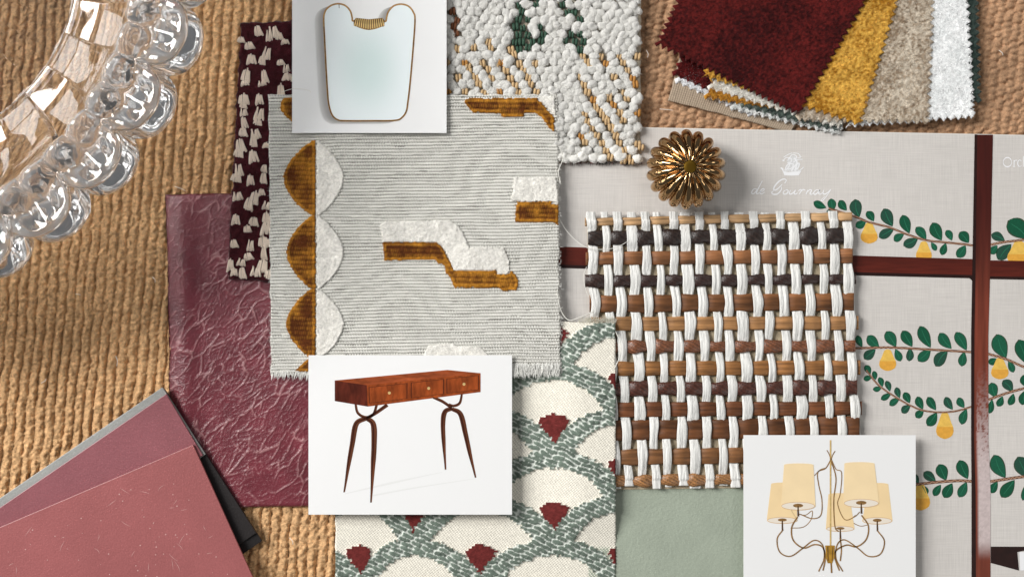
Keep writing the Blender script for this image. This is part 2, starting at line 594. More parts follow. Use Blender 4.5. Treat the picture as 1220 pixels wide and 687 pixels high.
LEAVES = []
for f, s, rows in (
    (z6, 3.588, [((320, 325), (375, 350), 34), ((395, 310), (400, 368), 38), ((430, 318), (462, 362), 36), ((497, 313), (515, 392), 54), ((548, 365), (578, 408), 36),
                 ((620, 353), (658, 430), 54), ((700, 380), (730, 460), 48), ((758, 432), (802, 486), 40), ((828, 413), (868, 490), 54), ((888, 445), (912, 490), 32), ((945, 453), (984, 500), 46),
                 ((500, 432), (545, 405), 36), ((600, 477), (664, 440), 42), ((664, 492), (707, 462), 34), ((704, 512), (767, 480), 44), ((845, 533), (823, 497), 24), ((868, 552), (886, 500), 32), ((935, 562), (970, 510), 42),
                 ((375, 366), (420, 362), 22), ((1150, 405), (1240, 482), 84), ((1080, 463), (1138, 490), 40), ((1078, 548), (1106, 510), 34), ((1108, 572), (1166, 505), 56)]),
    (z7, 3.614, [((85, 252), (135, 302), 46), ((165, 233), (208, 300), 50), ((235, 230), (278, 300), 48), ((310, 210), (357, 304), 52), ((395, 240), (447, 308), 48), ((465, 236), (512, 315), 48),
                 ((70, 352), (120, 310), 42), ((228, 362), (205, 308), 34), ((264, 362), (268, 303), 34), ((303, 362), (357, 306), 46), ((378, 384), (430, 313), 52), ((490, 384), (502, 320), 38),
                 ((40, 250), (62, 302), 30),
                 ((76, 378), (97, 420), 30), ((112, 403), (120, 442), 24), ((135, 430), (150, 472), 26), ((165, 445), (182, 492), 27), ((209, 473), (224, 520), 28), ((243, 495), (267, 542), 34),
                 ((299, 513), (324, 568), 36), ((344, 515), (380, 572), 38), ((420, 515), (452, 570), 36), ((475, 518), (502, 562), 34),
                 ((68, 440), (105, 430), 26), ((108, 484), (148, 473), 24), ((143, 527), (187, 498), 27), ((180, 552), (224, 520), 30), ((233, 584), (270, 550), 34), ((293, 604), (327, 572), 34),
                 ((343, 640), (384, 582), 44), ((490, 634), (512, 566), 38),
                 ((640, 245), (682, 350), 70), ((735, 268), (775, 376), 66), ((607, 372), (642, 350), 32), ((714, 410), (692, 358), 30),
                 ((618, 453), (637, 518), 48), ((668, 443), (710, 492), 45), ((755, 420), (775, 475), 40), ((610, 587), (622, 525), 30), ((645, 556), (667, 512), 32), ((695, 551), (714, 500), 32), ((750, 550), (768, 485), 44)]),
    (z8, 3.675, [((148, 228), (202, 268), 42), ((215, 193), (247, 264), 54), ((304, 175), (342, 258), 54), ((108, 236), (127, 278), 28),
                 ((162, 328), (140, 284), 34), ((193, 332), (224, 282), 34), ((238, 340), (274, 276), 48), ((304, 338), (337, 270), 42),
                 ((455, 152), (507, 254), 66), ((560, 160), (606, 254), 70), ((445, 320), (472, 268), 36), ((488, 338), (547, 262), 56), ((582, 352), (615, 256), 44),
                 ((448, 690), (470, 730), 34), ((530, 690), (560, 730), 44)])):
    for tip, bs, w in rows:
        LEAVES.append((f(tip), f(bs), w / s))
for a in LEAVES: leaf(*a)
branch([z6(p) for p in ((385, 352), (490, 385), (560, 412), (640, 432), (720, 463), (800, 488), (880, 497), (960, 505), (1010, 512))], 2.6)
branch([z6(p) for p in ((1075, 508), (1130, 497), (1220, 486), (1330, 470))], 2.8)
branch([z7(p) for p in ((30, 306), (130, 303), (200, 303), (350, 311), (530, 322))], 2.8)
branch([z7(p) for p in ((80, 400), (130, 462), (200, 512), (270, 552), (330, 574), (400, 581), (470, 575), (535, 556))], 2.2)
branch([z7(p) for p in ((605, 330), (680, 352), (759, 386), (860, 420))], 3.0)
branch([z7(p) for p in ((605, 527), (680, 500), (759, 478), (860, 455))], 3.0)
branch([z8(p) for p in ((60, 286), (118, 281), (200, 272), (300, 265), (362, 268))], 3.4)
branch([z8(p) for p in ((438, 269), (510, 258), (588, 247), (700, 235))], 3.4)
pear(1035.5, 265, 290, 20.5); pear(1100.7, 287.5, 312, 19); pear(1214, 287, 316, 28)
pear(1057.6, 416, 441.5, 20.5); pear(1125.7, 491, 522.5, 21); pear(1191.2, 426, 451.5, 21)
pear(1096.7, 576, 607.5, 23)
# printed wood lattice
prism('lattice_bar', [(640, 293), (1161, 308.6), (1161, 330.6), (640, 317)], ZB + .16, .05, M_wood_ink_h, board)
prism('lattice_bar', [(1179, 310), (1290, 312), (1290, 333.5), (1179, 331.5)], ZB + .16, .05, M_wood_ink_h, board)
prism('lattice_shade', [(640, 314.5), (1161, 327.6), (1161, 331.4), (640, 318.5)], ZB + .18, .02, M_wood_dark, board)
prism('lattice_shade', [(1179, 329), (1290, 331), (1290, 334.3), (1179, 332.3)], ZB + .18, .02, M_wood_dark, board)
yb_ = np.linspace(160.6, 790, 420)
xl_ = np.interp(yb_, [160, 317, 400, 520, 582, 790], [1162, 1160, 1158.8, 1158.5, 1160, 1161])
xr_ = np.interp(yb_, [160, 317, 400, 520, 582, 790], [1183, 1179.8, 1177.5, 1177.5, 1180, 1180])
uu = np.linspace(0, 1, 16)
Xb = xl_[:, None] + (xr_ - xl_)[:, None] * uu[None]; Yb = np.repeat(yb_[:, None], 16, 1)
grain = fbm(Xb / 3.0, Yb / 60, 701, 3)
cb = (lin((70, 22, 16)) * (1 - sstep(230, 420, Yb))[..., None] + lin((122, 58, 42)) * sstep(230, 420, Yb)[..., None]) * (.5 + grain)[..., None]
pale = sstep(425, 570, Yb) * sstep(668, 640, Yb) * sstep(.2, .34, uu[None]) * sstep(.3, .62, fbm(Xb / 1.6, Yb / 1.6, 703, 2) + .45 * sstep(470, 600, Yb))  # reflected glare painted onto the lower bar as pale speckle
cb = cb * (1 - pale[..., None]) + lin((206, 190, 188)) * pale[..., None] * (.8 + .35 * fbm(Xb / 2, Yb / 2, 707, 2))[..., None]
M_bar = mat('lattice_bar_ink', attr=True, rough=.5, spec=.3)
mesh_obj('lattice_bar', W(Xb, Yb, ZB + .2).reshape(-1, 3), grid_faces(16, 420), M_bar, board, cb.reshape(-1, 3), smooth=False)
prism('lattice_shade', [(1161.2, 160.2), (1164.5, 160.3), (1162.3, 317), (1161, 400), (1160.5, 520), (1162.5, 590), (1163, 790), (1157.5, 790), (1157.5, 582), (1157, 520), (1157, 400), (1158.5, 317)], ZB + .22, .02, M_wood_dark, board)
prism('lattice_bar', [(1180.5, 650.5), (1290, 651), (1290, 655), (1222, 655), (1212, 657), (1214, 679), (1180.5, 670)], ZB + .16, .05, M_wood_dark, board)
prism('lattice_joint', [(1152, 329), (1160, 329), (1160, 337), (1157, 333)], ZB + .19, .02, M_wood_dark, board)
prism('lattice_end_face', [(1214.5, 657), (1290, 657), (1290, 678), (1215.5, 679)], ZB + .17, .02, M_white_ink, board)


# lettering on the sheet
def zt(p): return (890 + p[0] / 9.817, 170 + p[1] / 9.817)


def gx(pts): return [zt((425 + (x - 415) * 1.15, y)) for x, y in pts]


W1 = [0.9, 1.5, 0.9]
letters = {
    'letter_d': [([zt(p) for p in ((118, 545), (85, 540), (60, 565), (55, 590), (75, 597), (105, 570), (122, 540))], W1), ([zt(p) for p in ((180, 445), (140, 520), (112, 580), (120, 598), (145, 585))], W1)],
    'letter_e': [([zt(p) for p in ((150, 577), (185, 566), (202, 547), (187, 538), (160, 560), (152, 587), (172, 599), (210, 578))], W1)],
    'letter_G': [([zt(p) for p in ((440, 475), (460, 440), (430, 425), (380, 448), (330, 500), (310, 545), (335, 553), (375, 525), (412, 485))], [.9, 1.7, 1.8, .9]),
                 ([zt(p) for p in ((405, 515), (398, 555), (355, 600), (308, 603), (288, 582), (310, 565))], [.9, 1.8, .9])],
    'letter_o': [(gx([(440, 553), (415, 575), (420, 602), (450, 595), (465, 565), (450, 550), (438, 555)]), W1)],
    'letter_u': [(gx([(490, 553), (475, 590), (490, 602), (520, 580), (540, 552)]), W1), (gx([(540, 552), (525, 590), (540, 602), (558, 588)]), W1)],
    'letter_r': [(gx([(568, 565), (588, 550), (598, 560), (575, 604)]), W1), (gx([(588, 578), (615, 550), (640, 556)]), W1)],
    'letter_n': [(gx([(664, 550), (645, 604)]), [.6, 1.2]), (gx([(650, 582), (682, 552), (702, 558), (686, 595), (700, 604), (718, 590)]), W1)],
    'letter_a': [(gx([(786, 556), (752, 553), (725, 580), (730, 604), (755, 596), (788, 552), (775, 595), (790, 604), (812, 588)]), W1)],
    'letter_y': [(gx([(826, 552), (818, 588), (835, 602), (868, 582), (896, 548)]), W1), (gx([(900, 545), (870, 600), (830, 660), (805, 682), (800, 668), (840, 630)]), [.6, 1.1, .5])],
}
for nme, ls in letters.items():
    strokes(nme, ls, ZB + .06, M_white_ink, board, 24)
crest = prism('crest', [zt(p) for p in ((432, 335), (480, 345), (540, 338), (614, 335), (640, 322), (604, 382), (520, 386), (436, 382), (418, 330), (398, 304), (384, 300), (404, 288), (424, 300))], ZB + .07, .03, M_white_ink, board)
prism('crest_field', [zt(p) for p in ((440, 338), (452, 280), (480, 240), (462, 205), (500, 170), (545, 150), (590, 172), (585, 215), (612, 245), (600, 300), (610, 338))], ZB + .065, .02, mat('crest_soft_ink', (226, 226, 226), rough=.5, var=((1800, .8, 1.1),)), crest)
strokes('crest_scroll', [([zt(p) for p in pts], w) for pts, w in (
    (((440, 330), (470, 260), (540, 250), (520, 300), (470, 310)), 1.0), (((520, 330), (560, 270), (610, 240), (600, 290), (560, 320)), 1.5),
    (((600, 335), (650, 300), (660, 285)), 1.0), (((420, 215), (460, 175), (520, 190), (510, 230), (470, 240)), 1.0),
    (((480, 200), (530, 140), (580, 160), (560, 200)), 1.1), (((540, 230), (590, 200), (650, 195)), 1.1), (((430, 170), (480, 140), (530, 120)), .9),
    (((540, 120), (600, 130), (625, 170), (590, 180)), .9), (((560, 330), (585, 230), (550, 180)), 1.7), (((455, 320), (490, 280), (500, 240)), 1.2),
    (((610, 160), (640, 165)), .7), (((410, 205), (440, 215)), .8))], ZB + .09, M_white_ink, crest, 16)


def zo(p): return (1150 + p[0] / 3.817, 160 + p[1] / 3.817)


th = np.linspace(0, 2 * math.pi, 25)
strokes('letter_O', [([zo((192 + 19 * math.cos(t), 127 + 21 * math.sin(t))) for t in th], [0.6, 1.5, .6, 1.5, .6])], ZB + .06, M_white_ink, board, curve=False)
strokes('letter_r', [([zo((222, 118)), zo((222, 148))], 1.1), ([zo((222, 126)), zo((228, 119)), zo((236, 119))], 1.0), ([zo((217, 148)), zo((227, 148))], .6)], ZB + .06, M_white_ink, board, 10)
strokes('letter_c', [([zo((256, 123)), zo((248, 117)), zo((240, 124)), zo((239, 137)), zo((246, 147)), zo((257, 143))], [.6, 1.3, .6])], ZB + .06, M_white_ink, board, 16)
strokes('letter_h', [([zo((265, 100)), zo((265, 148))], 1.1), ([zo((265, 126)), zo((274, 117)), zo((281, 124)), zo((281, 148))], 1.0)], ZB + .06, M_white_ink, board, 12)

# ------------------------------------------------------------------ sage card below the woven square
M_sage = mat('sage_paper', (164, 173, 157), rough=0.8, var=((60, 0.94, 1.05), (1500, .9, 1.08)), bump=((700, .4, .0006),))
sage = prism('colour_card', [(700, 470), (1000, 475), (1002, 800), (702, 800)], 2.4, 0.75, M_sage)
tag(sage, 'plain sage green card beneath the woven raffia square', 'colour card')

# ------------------------------------------------------------------ woven square
wv = empty('woven_sample', 862, 418, 1.7, 'woven square of white paper ribbons, brown wood strips and dark twisted cords', 'woven sample')
M_back = mat('weave_backing', (196, 180, 152), rough=0.9, var=((800, .85, 1.1),), bump=((1800, .5, .0003),))
prism('backing', [(699, 262), (1012, 257), (1025, 579), (712, 583)], 2.9, 0.45, M_back, wv)
Z0, AMP = 5.0, 0.62
M_paper = mat('paper_ribbon', (243, 242, 238), rough=0.65, spec=0.25, var=((900, 0.74, 1.04), (2500, .92, 1.04)), bump=((1100, 0.8, 0.0008),), stretch=(1, .04, 1))
ROWS = [  # y left, y right, width left, width right, kind, colour
    (264.5, 258, 9.5, 10.5, 'wood', (200, 160, 116)), (284, 280.5, 19, 18, 'cord', (44, 32, 28)), (308, 304.8, 15, 17, 'wood', (150, 100, 64)),
    (335, 332.5, 15, 11, 'cord', (52, 34, 30)), (362, 359.5, 21, 21, 'wood', (132, 86, 52)), (386, 384.5, 17, 16, 'wood', (170, 124, 80)),
    (413, 411.7, 15, 14, 'cord', (116, 72, 48)), (439, 437.8, 17, 17, 'wood', (152, 104, 60)), (463, 461.5, 17, 18, 'cord', (76, 42, 32)),
    (488, 486, 18, 16, 'wood', (116, 70, 42)), (513, 508.5, 23, 25, 'wood', (116, 72, 42)), (545, 540, 19, 19, 'wood', (138, 94, 58)), (573, 569, 13, 13, 'cord', (150, 106, 66))]


def colx(k, y):
    return 704 + 16.05 * k + 0.042 * (y - 258) + 1.2 * math.sin(k * 2.3) * 1.0


YC = [(a + b_) / 2 for a, b_, *_ in ROWS]
for r_, (yl, yr, wl, wr, kind, colr) in enumerate(ROWS):
    xs = np.linspace(colx(0, yl) - 7.5 + (3 * math.sin(r_ * 1.7)), colx(19, yl) + 6.5 + 2.5 * math.sin(r_ * 2.9), 240)
    t = (xs - 697) / (1013 - 697)
    y = yl + (yr - yl) * t + 0.7 * (fbm(xs / 22, xs * 0 + r_ * 7.3, 61, 2) - .5) * (3 if kind == 'cord' else 1.5)
    ks = (xs - colx(0, yl)) / 16.05
    sgn = np.cos(math.pi * (ks + r_))               # +1 where the ribbon lies over this row
    zc = Z0 - AMP * sgn
    w = (wl + (wr - wl) * t) * (1 + (0.55 if kind == 'cord' else .18) * (fbm(xs / 14, xs * 0 + r_, 71, 2) - .5))
    bc = lin(colr)
    if kind == 'wood':
        m_ = 13
        s = np.linspace(-1, 1, m_)
        Yg = y[:, None] + s[None] * w[:, None] / 2
        Zg = zc[:, None] + 0.15 - 0.55 * s[None] ** 4 + 0.25 * (fbm(xs[:, None] / 60 + 0 * s, s[None] * 4 + r_ * 9 + 0 * xs[:, None], 77, 3) - .5)
        Xg = np.repeat(xs[:, None], m_, 1)
        grain = fbm(Xg / 55, s[None] * 5 + r_ * 13 + 0 * Xg, 81, 3)
        band = sstep(-.1, .25, s[None] + .25 * (fbm(Xg / 70, Xg * 0 + r_, 85, 2) - .5)) * (0.35 if r_ in (4, 10, 2) else 0.08)
        tone = (0.25 + 1.35 * grain) * (1 - band) * (0.85 + .3 * fbm(Xg / 8, Xg * 0 + r_ * 3, 87, 2))
        if r_ == 10: tone = tone * np.where(s[None] < 0.05, 0.75, 1.45)
        C = bc[None, None] * tone[..., None]
        Vt = W(Xg, Yg, Zg).reshape(-1, 3)
        f = grid_faces(m_, len(xs))[:, ::-1]
        # underside and ends close the strip
        Vb = W(Xg, Yg, Zg - 0.55).reshape(-1, 3)
        fb = grid_faces(m_, len(xs), len(Vt))
        i = np.arange(len(xs) - 1) * m_
        n0 = len(Vt)
        s1 = np.stack([i, i + m_, n0 + i + m_, n0 + i], 1)
        s2 = np.stack([i + m_ - 1, n0 + i + m_ - 1, n0 + i + 2 * m_ - 1, i + 2 * m_ - 1], 1)
        j = np.arange(m_ - 1)
        e1 = np.stack([j, n0 + j, n0 + j + 1, j + 1], 1)
        L0 = (len(xs) - 1) * m_
        e2 = np.stack([L0 + j, L0 + j + 1, n0 + L0 + j + 1, n0 + L0 + j], 1)
        o = mesh_obj('wood_strip', np.concatenate([Vt, Vb]), np.concatenate([f, fb, s1, s2, e1, e2]),
                     mat('wood_strip_%d' % r_, attr=True, rough=0.5, spec=0.35, bump=((260, .5, .0006),), stretch=(.12, 1, 1), var=((900, .82, 1.15),)), wv, np.concatenate([C.reshape(-1, 3)] * 2))
    else:
        m_ = 28
        a = np.arange(m_) / m_ * 2 * math.pi
        xs2 = np.linspace(xs[0], xs[-1], 520)
        y2, w2, z2 = np.interp(xs2, xs, y), np.interp(xs2, xs, w), np.interp(xs2, xs, zc)
        tw = np.abs(np.sin(10 * a[None] / 2 + xs2[:, None] / 2.4)) ** .8         # twisted strands
        fine = np.abs(np.sin(-14 * a[None] / 2 + xs2[:, None] / 3.1))
        R = (w2[:, None] / 2) * (0.82 + 0.14 * tw + 0.06 * fine) * (1 + .06 * (fbm(xs2[:, None] / 5 + 0 * a, a[None] * 2 + 0 * xs2[:, None], 91, 2) - .5))
        Yg = y2[:, None] + R * np.cos(a)[None]
        Zg = z2[:, None] - 0.1 + R * S * 0.34 * np.sin(a)[None]
        Xg = np.repeat(xs2[:, None], m_, 1)
        V = W(Xg, Yg, Zg).reshape(-1, 3)
        i = np.arange(len(xs2) * m_).reshape(len(xs2), m_)
        q = np.stack([i[:-1], np.roll(i[:-1], -1, 1), np.roll(i[1:], -1, 1), i[1:]], -1).reshape(-1, 4)
        q = q[:, ::-1]
        tone = (0.2 + 0.95 * tw + .35 * fine) * (0.55 + 0.9 * fbm(Xg / 3, a[None] * 3 + 0 * Xg, 93, 2))  # hatch highlights along the strands painted into the cord colour
        C = bc[None, None] * tone[..., None]
        o = mesh_obj('twisted_cord', V, q, mat('twisted_cord_%d' % r_, attr=True, rough=0.34, spec=0.6, bump=((2200, .5, .0003),), var=((1800, .7, 1.3),)), wv, C.reshape(-1, 3))
for k in range(20):
    ys = np.linspace(YC[0] - 9 + 1.5 * math.sin(k * 3.1), YC[-1] + 9 + 2.0 * math.sin(k * 1.9), 220)
    # row coordinate for the over/under wave
    rk = np.interp(ys, YC, np.arange(13), left=-0.4, right=12.4)
    over = np.cos(math.pi * (rk + k))
    z = Z0 + AMP * 1.5 * over + 0.3
    x = np.array([colx(k, yy) for yy in ys]) + 4.0 * (fbm(ys / 40, ys * 0 + k * 5.1, 101, 2) - .5) + 0.9 * over
    w = 10.6 * (1 + 0.13 * math.sin(k * 4.7)) * (1 + 0.45 * (fbm(ys / 20, ys * 0 + k * 3.3, 103, 2) - .5) + 0.05 * over)
    m_ = 11
    s = np.linspace(-1, 1, m_)
    Xg = x[:, None] + s[None] * w[:, None] / 2
    Yg = np.repeat(ys[:, None], m_, 1)
    crease = fbm(s[None] * 3.2 + k * 11 + 0 * Yg, Yg / 70, 105, 3)
    Zg = z[:, None] - 0.16 * s[None] ** 2 - 0.2 * s[None] ** 6 + 0.8 * (crease - .5)
    Vt, Vb = W(Xg, Yg, Zg).reshape(-1, 3), W(Xg, Yg, Zg - 0.22).reshape(-1, 3)
    f = grid_faces(m_, len(ys)); n0 = len(Vt)
    i = np.arange(len(ys) - 1) * m_
    s1 = np.stack([i, n0 + i, n0 + i + m_, i + m_], 1)
    s2 = np.stack([i + m_ - 1, i + 2 * m_ - 1, n0 + i + 2 * m_ - 1, n0 + i + m_ - 1], 1)
    j = np.arange(m_ - 1)
    L0 = (len(ys) - 1) * m_
    e1 = np.stack([j, j + 1, n0 + j + 1, n0 + j], 1)
    e2 = np.stack([L0 + j, n0 + L0 + j, n0 + L0 + j + 1, L0 + j + 1], 1)
    mesh_obj('paper_ribbon', np.concatenate([Vt, Vb]), np.concatenate([f, grid_faces(m_, len(ys), n0)[:, ::-1], s1, s2, e1, e2]), M_paper, wv)

# ------------------------------------------------------------------ leather swatch
M_leather = mat('burgundy_leather', attr=True, rough=0.3, spec=0.6, bump=((700, .35, .0005), (2600, .5, .0003)), var=((60, .85, 1.12),))


def leather_h(X, Y, a, b, want_h=True):
    wx = X + 16 * (fbm(X / 30, Y / 30, 111, 3) - .5)
    wy = Y + 16 * (fbm(X / 30, Y / 30, 115, 3) - .5)
    h = 0
    for ang, L, wdt, hh, sd in ((-52, 38, 13, .42, 121), (-28, 30, 12, .3, 123), (-66, 18, 8, .26, 125), (-40, 12, 6, .16, 127), (-10, 16, 7, .16, 129)):
        c, s = math.cos(math.radians(ang)), math.sin(math.radians(ang))
        p, q = (wx * c + wy * s) / L, (-wx * s + wy * c) / wdt
        F1, F2, v = cells(p, q, sd, .95)
        ridge = np.exp(-((F2 - F1) / .085) ** 2)
        h = h + hh * ridge * sstep(.33, .62, fbm(X / 24, Y / 24, sd + 1, 2))
    und = 1.1 * (fbm(X / 70, Y / 80, 131, 2) - .5)
    curl = -1.3 * np.exp(-(a / 10) ** 2) + 1.0 * np.exp(-((a - 18) / 14) ** 2) + .8 * np.exp(-((a - 30) / 34) ** 2) * np.exp(-((b - 30) / 40) ** 2)
    return (h * 0.55 + und + curl) if want_h else np.clip(h / .45, 0, 1)


def leather_c(X, Y, a, b):
    c = lin((114, 46, 56))[None, None] * (0.8 + 0.4 * fbm(X / 18, Y / 18, 133, 3))[..., None]
    w = (leather_h(X, Y, a, b, False) ** 3 * .42)[..., None]        # finish rubbed pale along the creases
    return c * (1 - w) + lin((208, 160, 160)) * w


lea = sheet('leather_swatch', [(198, 232), (420, 226), (428, 600), (205, 607)], lambda X, Y: 2.1 + 0 * X, 1.6, 0.95, M_leather, leather_h, leather_c, ragged(1.4, 30, 141), roll=4)
tag(lea, 'wrinkled glossy burgundy leather swatch on the tan cloth', 'leather swatch')

# ------------------------------------------------------------------ dark swatch with cream tufts
tuf = empty('tufted_swatch', 320, 180, 2.6, 'dark burgundy velvet swatch scattered with small cream tufts', 'fabric swatch')
TC = [(287, 27), (420, 22), (424, 340), (271, 332)]
dk = lin((62, 20, 26))
sheet('ground', TC, 5.2, 2.4, 1.6, M_velvet, lambda X, Y, a, b: .6 * (fbm(X / 3, Y / 3, 151, 2) - .5) + .5 * (fbm(X / 30, Y / 30, 153, 2) - .5),
      lambda X, Y, a, b: dk * (0.6 + .9 * fbm(X / 4, Y / 4, 155, 2))[..., None], ragged(2.2, 6, 157), tuf, roll=3)
n = 12000
v_ = rng.rand(n); u_ = rng.rand(n)
xs = (287 - 16 * v_) + u_ * 82; ys = 28 + v_ * 304
pile('pile', xs, ys, np.full(n, 5.0), 1.0, (0.0, -0.5), .45, .35, M_fuzz, dk * (0.5 + 1.2 * rng.rand(n, 1)), tuf, 5)


def tuft_mesh(seed):
    r = np.random.RandomState(seed)
    V, F, off = [], [], 0
    k = 5
    for i in range(k):
        s = (i - (k - 1) / 2) / ((k - 1) / 2)
        top = np.array([s * .37 + .05 * r.randn(), .5 - .1 * abs(s) + .06 * r.randn(), .2])
        bot = np.array([s * .46 + .04 * r.randn(), -.5 + .06 * r.randn(), .1])
        mid = (top + bot) / 2 + np.array([0, 0, .28 + .06 * r.randn()])
        p = smooth_curve([top, mid, bot], 8)
        v, f = tube(p, np.linspace(.09, .14, len(p)), 6)
        V.append(v); F += [tuple(int(q) + off for q in fc) for fc in f]; off += len(v)
    return np.concatenate(V), F


tuft_src = []
for i in range(4):
    v, f = tuft_mesh(i)
    tuft_src.append((v, f))
T1 = [(185, 75), (262, 80), (290, 100), (322, 130), (140, 150), (228, 190), (205, 222), (150, 220), (300, 235), (328, 265), (122, 300), (115, 342), (218, 308), (203, 342), (110, 422), (190, 425), (110, 455), (190, 500), (182, 540), (113, 545), (108, 592), (170, 602), (160, 635), (228, 660), (95, 660), (110, 490), (300, 378), (335, 310), (98, 120), (240, 100)]
T2 = [(85, 8), (160, 30), (216, 90), (85, 100), (72, 135), (145, 150), (213, 140), (78, 232), (165, 238), (202, 212), (138, 272), (230, 280), (224, 340), (70, 352), (163, 362), (253, 355), (128, 398), (224, 400), (62, 475), (145, 485), (210, 462), (240, 475), (215, 525), (98, 570), (207, 585), (62, 620), (105, 625), (172, 618), (240, 628), (43, 585), (135, 540)]
TP = [(265 + x / 4.295, 20 + y / 4.295, 0) for x, y in T1] + [(265 + x / 4.3, 180 + y / 4.3, 1) for x, y in T2]
meshes = []
for i, (tx, ty, k) in enumerate(TP):
    ty = ty
    small = (k == 0 and i % 5 in (3,)) or i in (11, 16)
    w, hgt = (9.2 + 2 * math.sin(i * 1.9), 10.8 + 3 * math.sin(i * 2.7))
    if small: w, hgt = 9, 6
    loc = W(tx, ty, 5.0)
    if i < 4:
        v, f = tuft_src[i]
        o = mesh_obj('tuft', v, f, M_tuft)
        meshes.append(o)
        # local mesh keeps unit size; scale on the object
        o.parent = tuf
        o.location = loc - wloc(tuf)
    else:
        o = copy_at(meshes[i % 4], 'tuft', loc, tuf)
    o.scale = (w * S / 1000, hgt * S / 1000, 1.7 / 1000)
    o.rotation_euler = (0, 0, rng.uniform(-.22, .22))

# ------------------------------------------------------------------ white nubby boucle swatch
nub = empty('boucle_swatch', 648, 90, 1.7, 'nubby white bouclé swatch with tan and green stitches beside the brass knob', 'fabric swatch')
ground_c = lin((170, 150, 120))
NBC = [(520, -70), (764, -70), (763, 192), (522, 196)]
sheet('ground', NBC, 3.1, 1.4, 2.5, M_velvet, lambda X, Y, a, b: .5 * (fbm(X / 4, Y / 4, 161, 2) - .5),
      lambda X, Y, a, b: (lin((188, 178, 160)) * (1 - .0 * X[..., None])) * (0.55 + .8 * fbm(X / 5, Y / 5, 163, 2))[..., None], ragged(1.5, 8, 165), nub, roll=3)


def blob(seed, sub=2):
    import bmesh
    bm = bmesh.new()
    bmesh.ops.create_icosphere(bm, subdivisions=sub + 1, radius=1)
    r = np.random.RandomState(seed)
    o3 = r.rand(3) * 50
    for v in bm.verts:
        c = v.co
        k = 1 + .4 * (float(vnoise(np.array(c.x * 1.5 + o3[0]), np.array(c.y * 1.5 + c.z * 1.3 + o3[1]), 171)) - .5) \
            + .3 * (float(vnoise(np.array(c.x * 3.4 + o3[0]), np.array(c.y * 3.4 + c.z * 3 + o3[1]), 173)) - .5) + .1 * (float(vnoise(np.array(c.x * 8 + o3[0]), np.array(c.y * 8 + c.z * 7 + o3[1]), 175)) - .5)
        v.co = c * k
    V = np.array([v.co[:] for v in bm.verts]); F = np.array([[v.index for v in f.verts] for f in bm.faces])
    bm.free()
    return V, F


blobs = [blob(i) for i in range(5)]
nub_list, st_list = [], []
row = 0
y = -62.0
while y < 192:
    x = 524 + (5.2 if row % 2 else 0)
    ci = 0
    while x < 763:
        jx, jy = x + rng.uniform(-1.8, 1.8), y + rng.uniform(-1.6, 1.6)
        hid = (jx < 655 and jy > 122) or (352 < jx < 526 and jy < 150)
        if not hid:
            tanzone = (jy > 58 and jy < 112 and jx < 645) or (jx > 690 and jy > 62) or (560 < jx < 620 and 50 < jy < 110)
            greenzone = (613 < jx < 650 or 668 < jx < 700) and jy < 64
            brownzone = jx < 546 and jy < 45
            kk = (ci + row // 2) % 2
            if tanzone and kk and rng.rand() < .72: st_list.append((jx, jy, 'tan' if rng.rand() < .85 else 'gold'))
            elif greenzone and rng.rand() < .5: st_list.append((jx, jy, 'green'))
            elif brownzone and rng.rand() < .5: st_list.append((jx, jy, 'brown'))
            else: nub_list.append((jx, jy))
            if (tanzone and rng.rand() < .12): st_list.append((jx + 4, jy + 4, 'tan'))
        x += 10.4
        ci += 1
    y += 8.6
    row += 1
nub_list.sort(key=lambda p: -(p[1] > -6))                      # those in view first
srcs = []
rest_v, rest_f, roff = [], [], 0
for i, (x, y) in enumerate(nub_list):
    sx = rng.uniform(5.6, 8.2) * S; sy = rng.uniform(5.0, 6.6) * S; sz = rng.uniform(1.6, 2.3)
    ctr = W(x, y, 3.8 + rng.uniform(-.3, .4))
    if i < 300:
        if i < 5:
            o = mesh_obj('nub', *blobs[i], M_nub); srcs.append(o)
            o.parent = nub; o.location = ctr - wloc(nub)
        else:
            o = copy_at(srcs[i % 5], 'nub', ctr, nub)
        # unit mesh has its origin at its lowest point
        o.scale = (sx / 1000, sy / 1000, sz / 1000)
        o.rotation_euler = (0, 0, rng.uniform(0, 6.28))
        o.location.z -= sz / 1000
    else:
        V, F = blobs[i % 5]
        rest_v.append(V * np.array([sx, sy, sz]) / 1000 + ctr); rest_f.append(F + roff); roff += len(V)
if rest_v:
    o = mesh_obj('outer_nubs', np.concatenate(rest_v), np.concatenate(rest_f), M_nub, nub); o['kind'] = 'stuff'
st_src = {}
for i, (x, y, kd) in enumerate(st_list):
    loc = W(x, y, 3.5)
    if kd not in st_src:
        V, F, so = [], [], 0
        for dx in (-.33, .33):
            p = smooth_curve([(dx, .55, .0), (dx * 1.05, .3, .42), (dx, -.3, .42), (dx * .95, -.55, 0)], 9)
            v, f = tube(p, .3, 8)
            V.append(v); F += [tuple(int(q) + so for q in fc) for fc in f]; so += len(v)
        o = mesh_obj('stitch', np.concatenate(V), F, M_stitch[kd]); st_src[kd] = o
        o.parent = nub; o.location = loc - wloc(nub)
    else:
        o = copy_at(st_src[kd], 'stitch', loc, nub)
    o.scale = (rng.uniform(2.0, 2.6) / 1000, rng.uniform(2.0, 2.7) / 1000, 2.0 / 1000)
    o.rotation_euler = (0, 0, rng.uniform(-.25, .25))
xs, ys, zs = [], [], []
for x, y in nub_list:
    if y < -12: continue
    k = 90
    a, r = rng.rand(k) * 6.283, np.sqrt(rng.rand(k)) * 6.0
    xs.append(x + r * np.cos(a)); ys.append(y + r * np.sin(a)); zs.append(4.2 + 1.7 * np.sqrt(np.clip(1 - (r / 6.6) ** 2, 0, 1)))
xs, ys, zs = map(np.concatenate, (xs, ys, zs))
